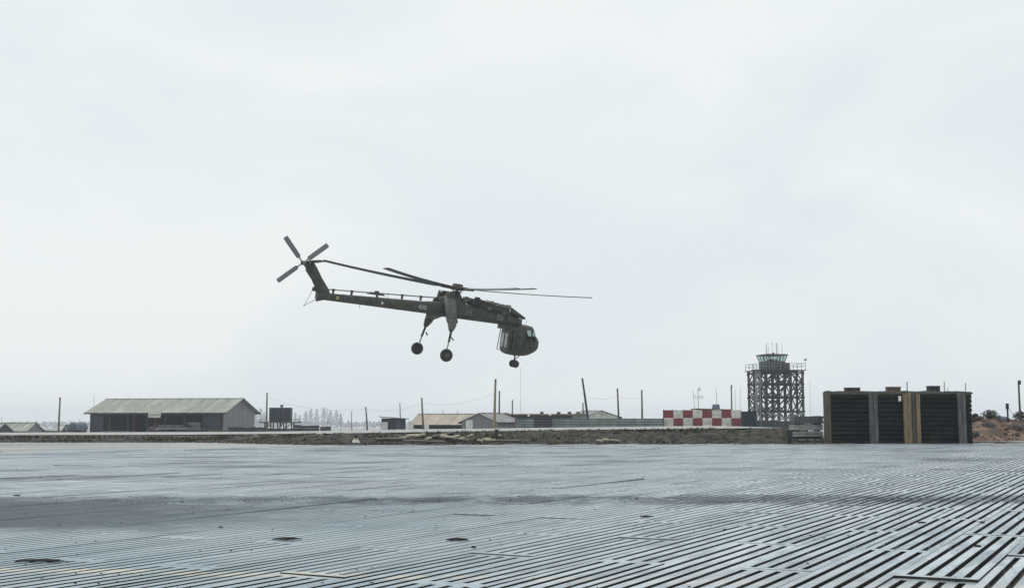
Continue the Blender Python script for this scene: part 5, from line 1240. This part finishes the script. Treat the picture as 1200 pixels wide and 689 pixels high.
# ------------------------------------------------------------------ hazy trees far behind
def tree_meshes(seed, H):
    rr = random.Random(seed); tr = MB()
    tr.tube((0, 0, -1), (0, 0, H * .5), H * .018, H * .011, 8); tr.tube((0, 0, H * .5), (rr.uniform(-.3, .3), 0, H * .97), H * .011, H * .002, 7); limbs = []
    for k in range(26):
        z = lerp(H * .16, H * .95, k / 25 + rr.uniform(-.01, .01)); l_ = H * .20 * (1 - ((z / H) ** 1.5)) * rr.uniform(.6, 1.25) + .4; a_ = k * 2.4 + rr.uniform(-.4, .4)
        e_ = Vector((l_ * math.cos(a_), l_ * math.sin(a_), z + l_ * rr.uniform(.1, .5))); tr.tube((0, 0, z), e_, H * .004, H * .0015, 5); limbs.append((Vector((0, 0, z)), e_, l_))
    cr_ = MB()
    for a_, e_, l_ in limbs:
        for _ in range(int(34 + 20 * l_)):
            p_ = a_.lerp(e_, rr.uniform(.25, 1.1)) + Vector((rr.gauss(0, .28), rr.gauss(0, .28), rr.gauss(0, .3))) * (.5 + .28 * l_); s_ = rr.uniform(.16, .42)
            u = Vector((rr.gauss(0, 1), rr.gauss(0, 1), rr.gauss(0, .7))).normalized(); w_ = u.orthogonal().normalized()
            cr_.add([p_ - u * s_, p_ + w_ * s_ * .55, p_ + u * s_, p_ - w_ * s_ * .55], [(0, 1, 2, 3)])
    def raw(b, n, m_):
        me = bpy.data.meshes.new(n); me.from_pydata(b.v, [], b.f); me.materials.append(MT[m_]); return me
    return raw(tr, 'trunk', 'bark'), raw(cr_, 'crown', 'leaf')
TM = [tree_meshes(s_, 16.0) for s_ in (1, 2, 3, 4)]
tl = [(299, 479, 'leftmost pale hazy tree, right beside the hangar gable'), (305, 477.5, 'hazy tree just left of the tall pole by the tanks'), (309.5, 482, 'small hazy tree behind the tall pole by the tanks'), (346, 483, 'small hazy tree touching the right side of the raised tanks'), (351, 485, 'low hazy tree right of the raised tanks'), (358, 481, 'hazy tree, second beyond the raised tanks'), (364, 478.5, 'hazy conical tree left of the tree gap centre'), (371, 479, 'hazy conical tree in the middle of the far row'), (379.5, 476.5, 'tallest hazy conical tree of the far row'), (387, 480, 'hazy tree beside the faint thin pole'), (394, 480, 'broad hazy tree at the right end of the tall far trees'), (399, 484, 'low hazy tree sloping down at the row\'s right end'), (408, 492, 'small far tree right of the tall hazy row'), (420, 494, 'low far tree left of the thin dark pole'), (437, 495, 'low far tree between the thin dark pole and the shack')]
for i, (px, row, lab) in enumerate(tl):
    Y = 1950 + 60 * (i % 4); c = at_ground(px, Y); H = hz(row, Y) - c.z; tm = TM[i % 4]; s_ = H / 16
    t = thing('tree', lab, 'tree', c, i * 1.7, 'hazy far trees'); wd = s_ * (.95 if row < 486 else 1.5)
    piece('trunk', tm[0], t, (0, 0, 0), (0, 0, 0), (wd, wd, s_)); piece('crown', tm[1], t, (0, 0, 0), (0, 0, 0), (wd, wd, s_))

# far scrub that closes the plain
b = MB(); rr = random.Random(12)
for _ in range(12000):
    Y = rr.uniform(1800, 2400); x = rr.uniform(-1100, 1100); h = 9 + 4 * mnoise.noise(Vector((x * .012, Y * .01, 0))); z0 = zground(x, Y); 
    p_ = Vector((x, Y, z0 + rr.random() ** .7 * h)); s_ = rr.uniform(1.0, 2.6)
    u = Vector((rr.gauss(0, 1), rr.gauss(0, .6), rr.gauss(0, .6))).normalized(); w_ = u.orthogonal().normalized(); b.add([p_ - u * s_, p_ + w_ * s_ * .7, p_ + u * s_, p_ - w_ * s_ * .7], [(0, 1, 2, 3)])
me = bpy.data.meshes.new('far_scrub'); me.from_pydata(b.v, [], b.f); me.materials.append(MT['leaf']); o = bpy.data.objects.new('far_scrub', me); COL.objects.link(o); tag(o, 'hazy band of far scrub along the horizon', 'scrub', kind='stuff')

# ------------------------------------------------------------------ haze
b = MB(); b.box((0, 1900, 1), (6700, 4900, 58)); o = b.build('haze', 'wire'); o.data.materials.clear()
hm = bpy.data.materials.new('humid_air'); hm.use_nodes = True; hn = hm.node_tree; hn.nodes.clear()
pv_ = N(hn, 'ShaderNodeVolumePrincipled'); pv_.inputs['Color'].default_value = (.90, .94, 1, 1); pv_.inputs['Density'].default_value = .00036; pv_.inputs['Anisotropy'].default_value = 0.0
ho = N(hn, 'ShaderNodeOutputMaterial'); hn.links.new(pv_.outputs[0], ho.inputs['Volume']); o.data.materials.append(hm); tag(o, 'thin pale humid haze over the airfield', 'haze', kind='stuff')
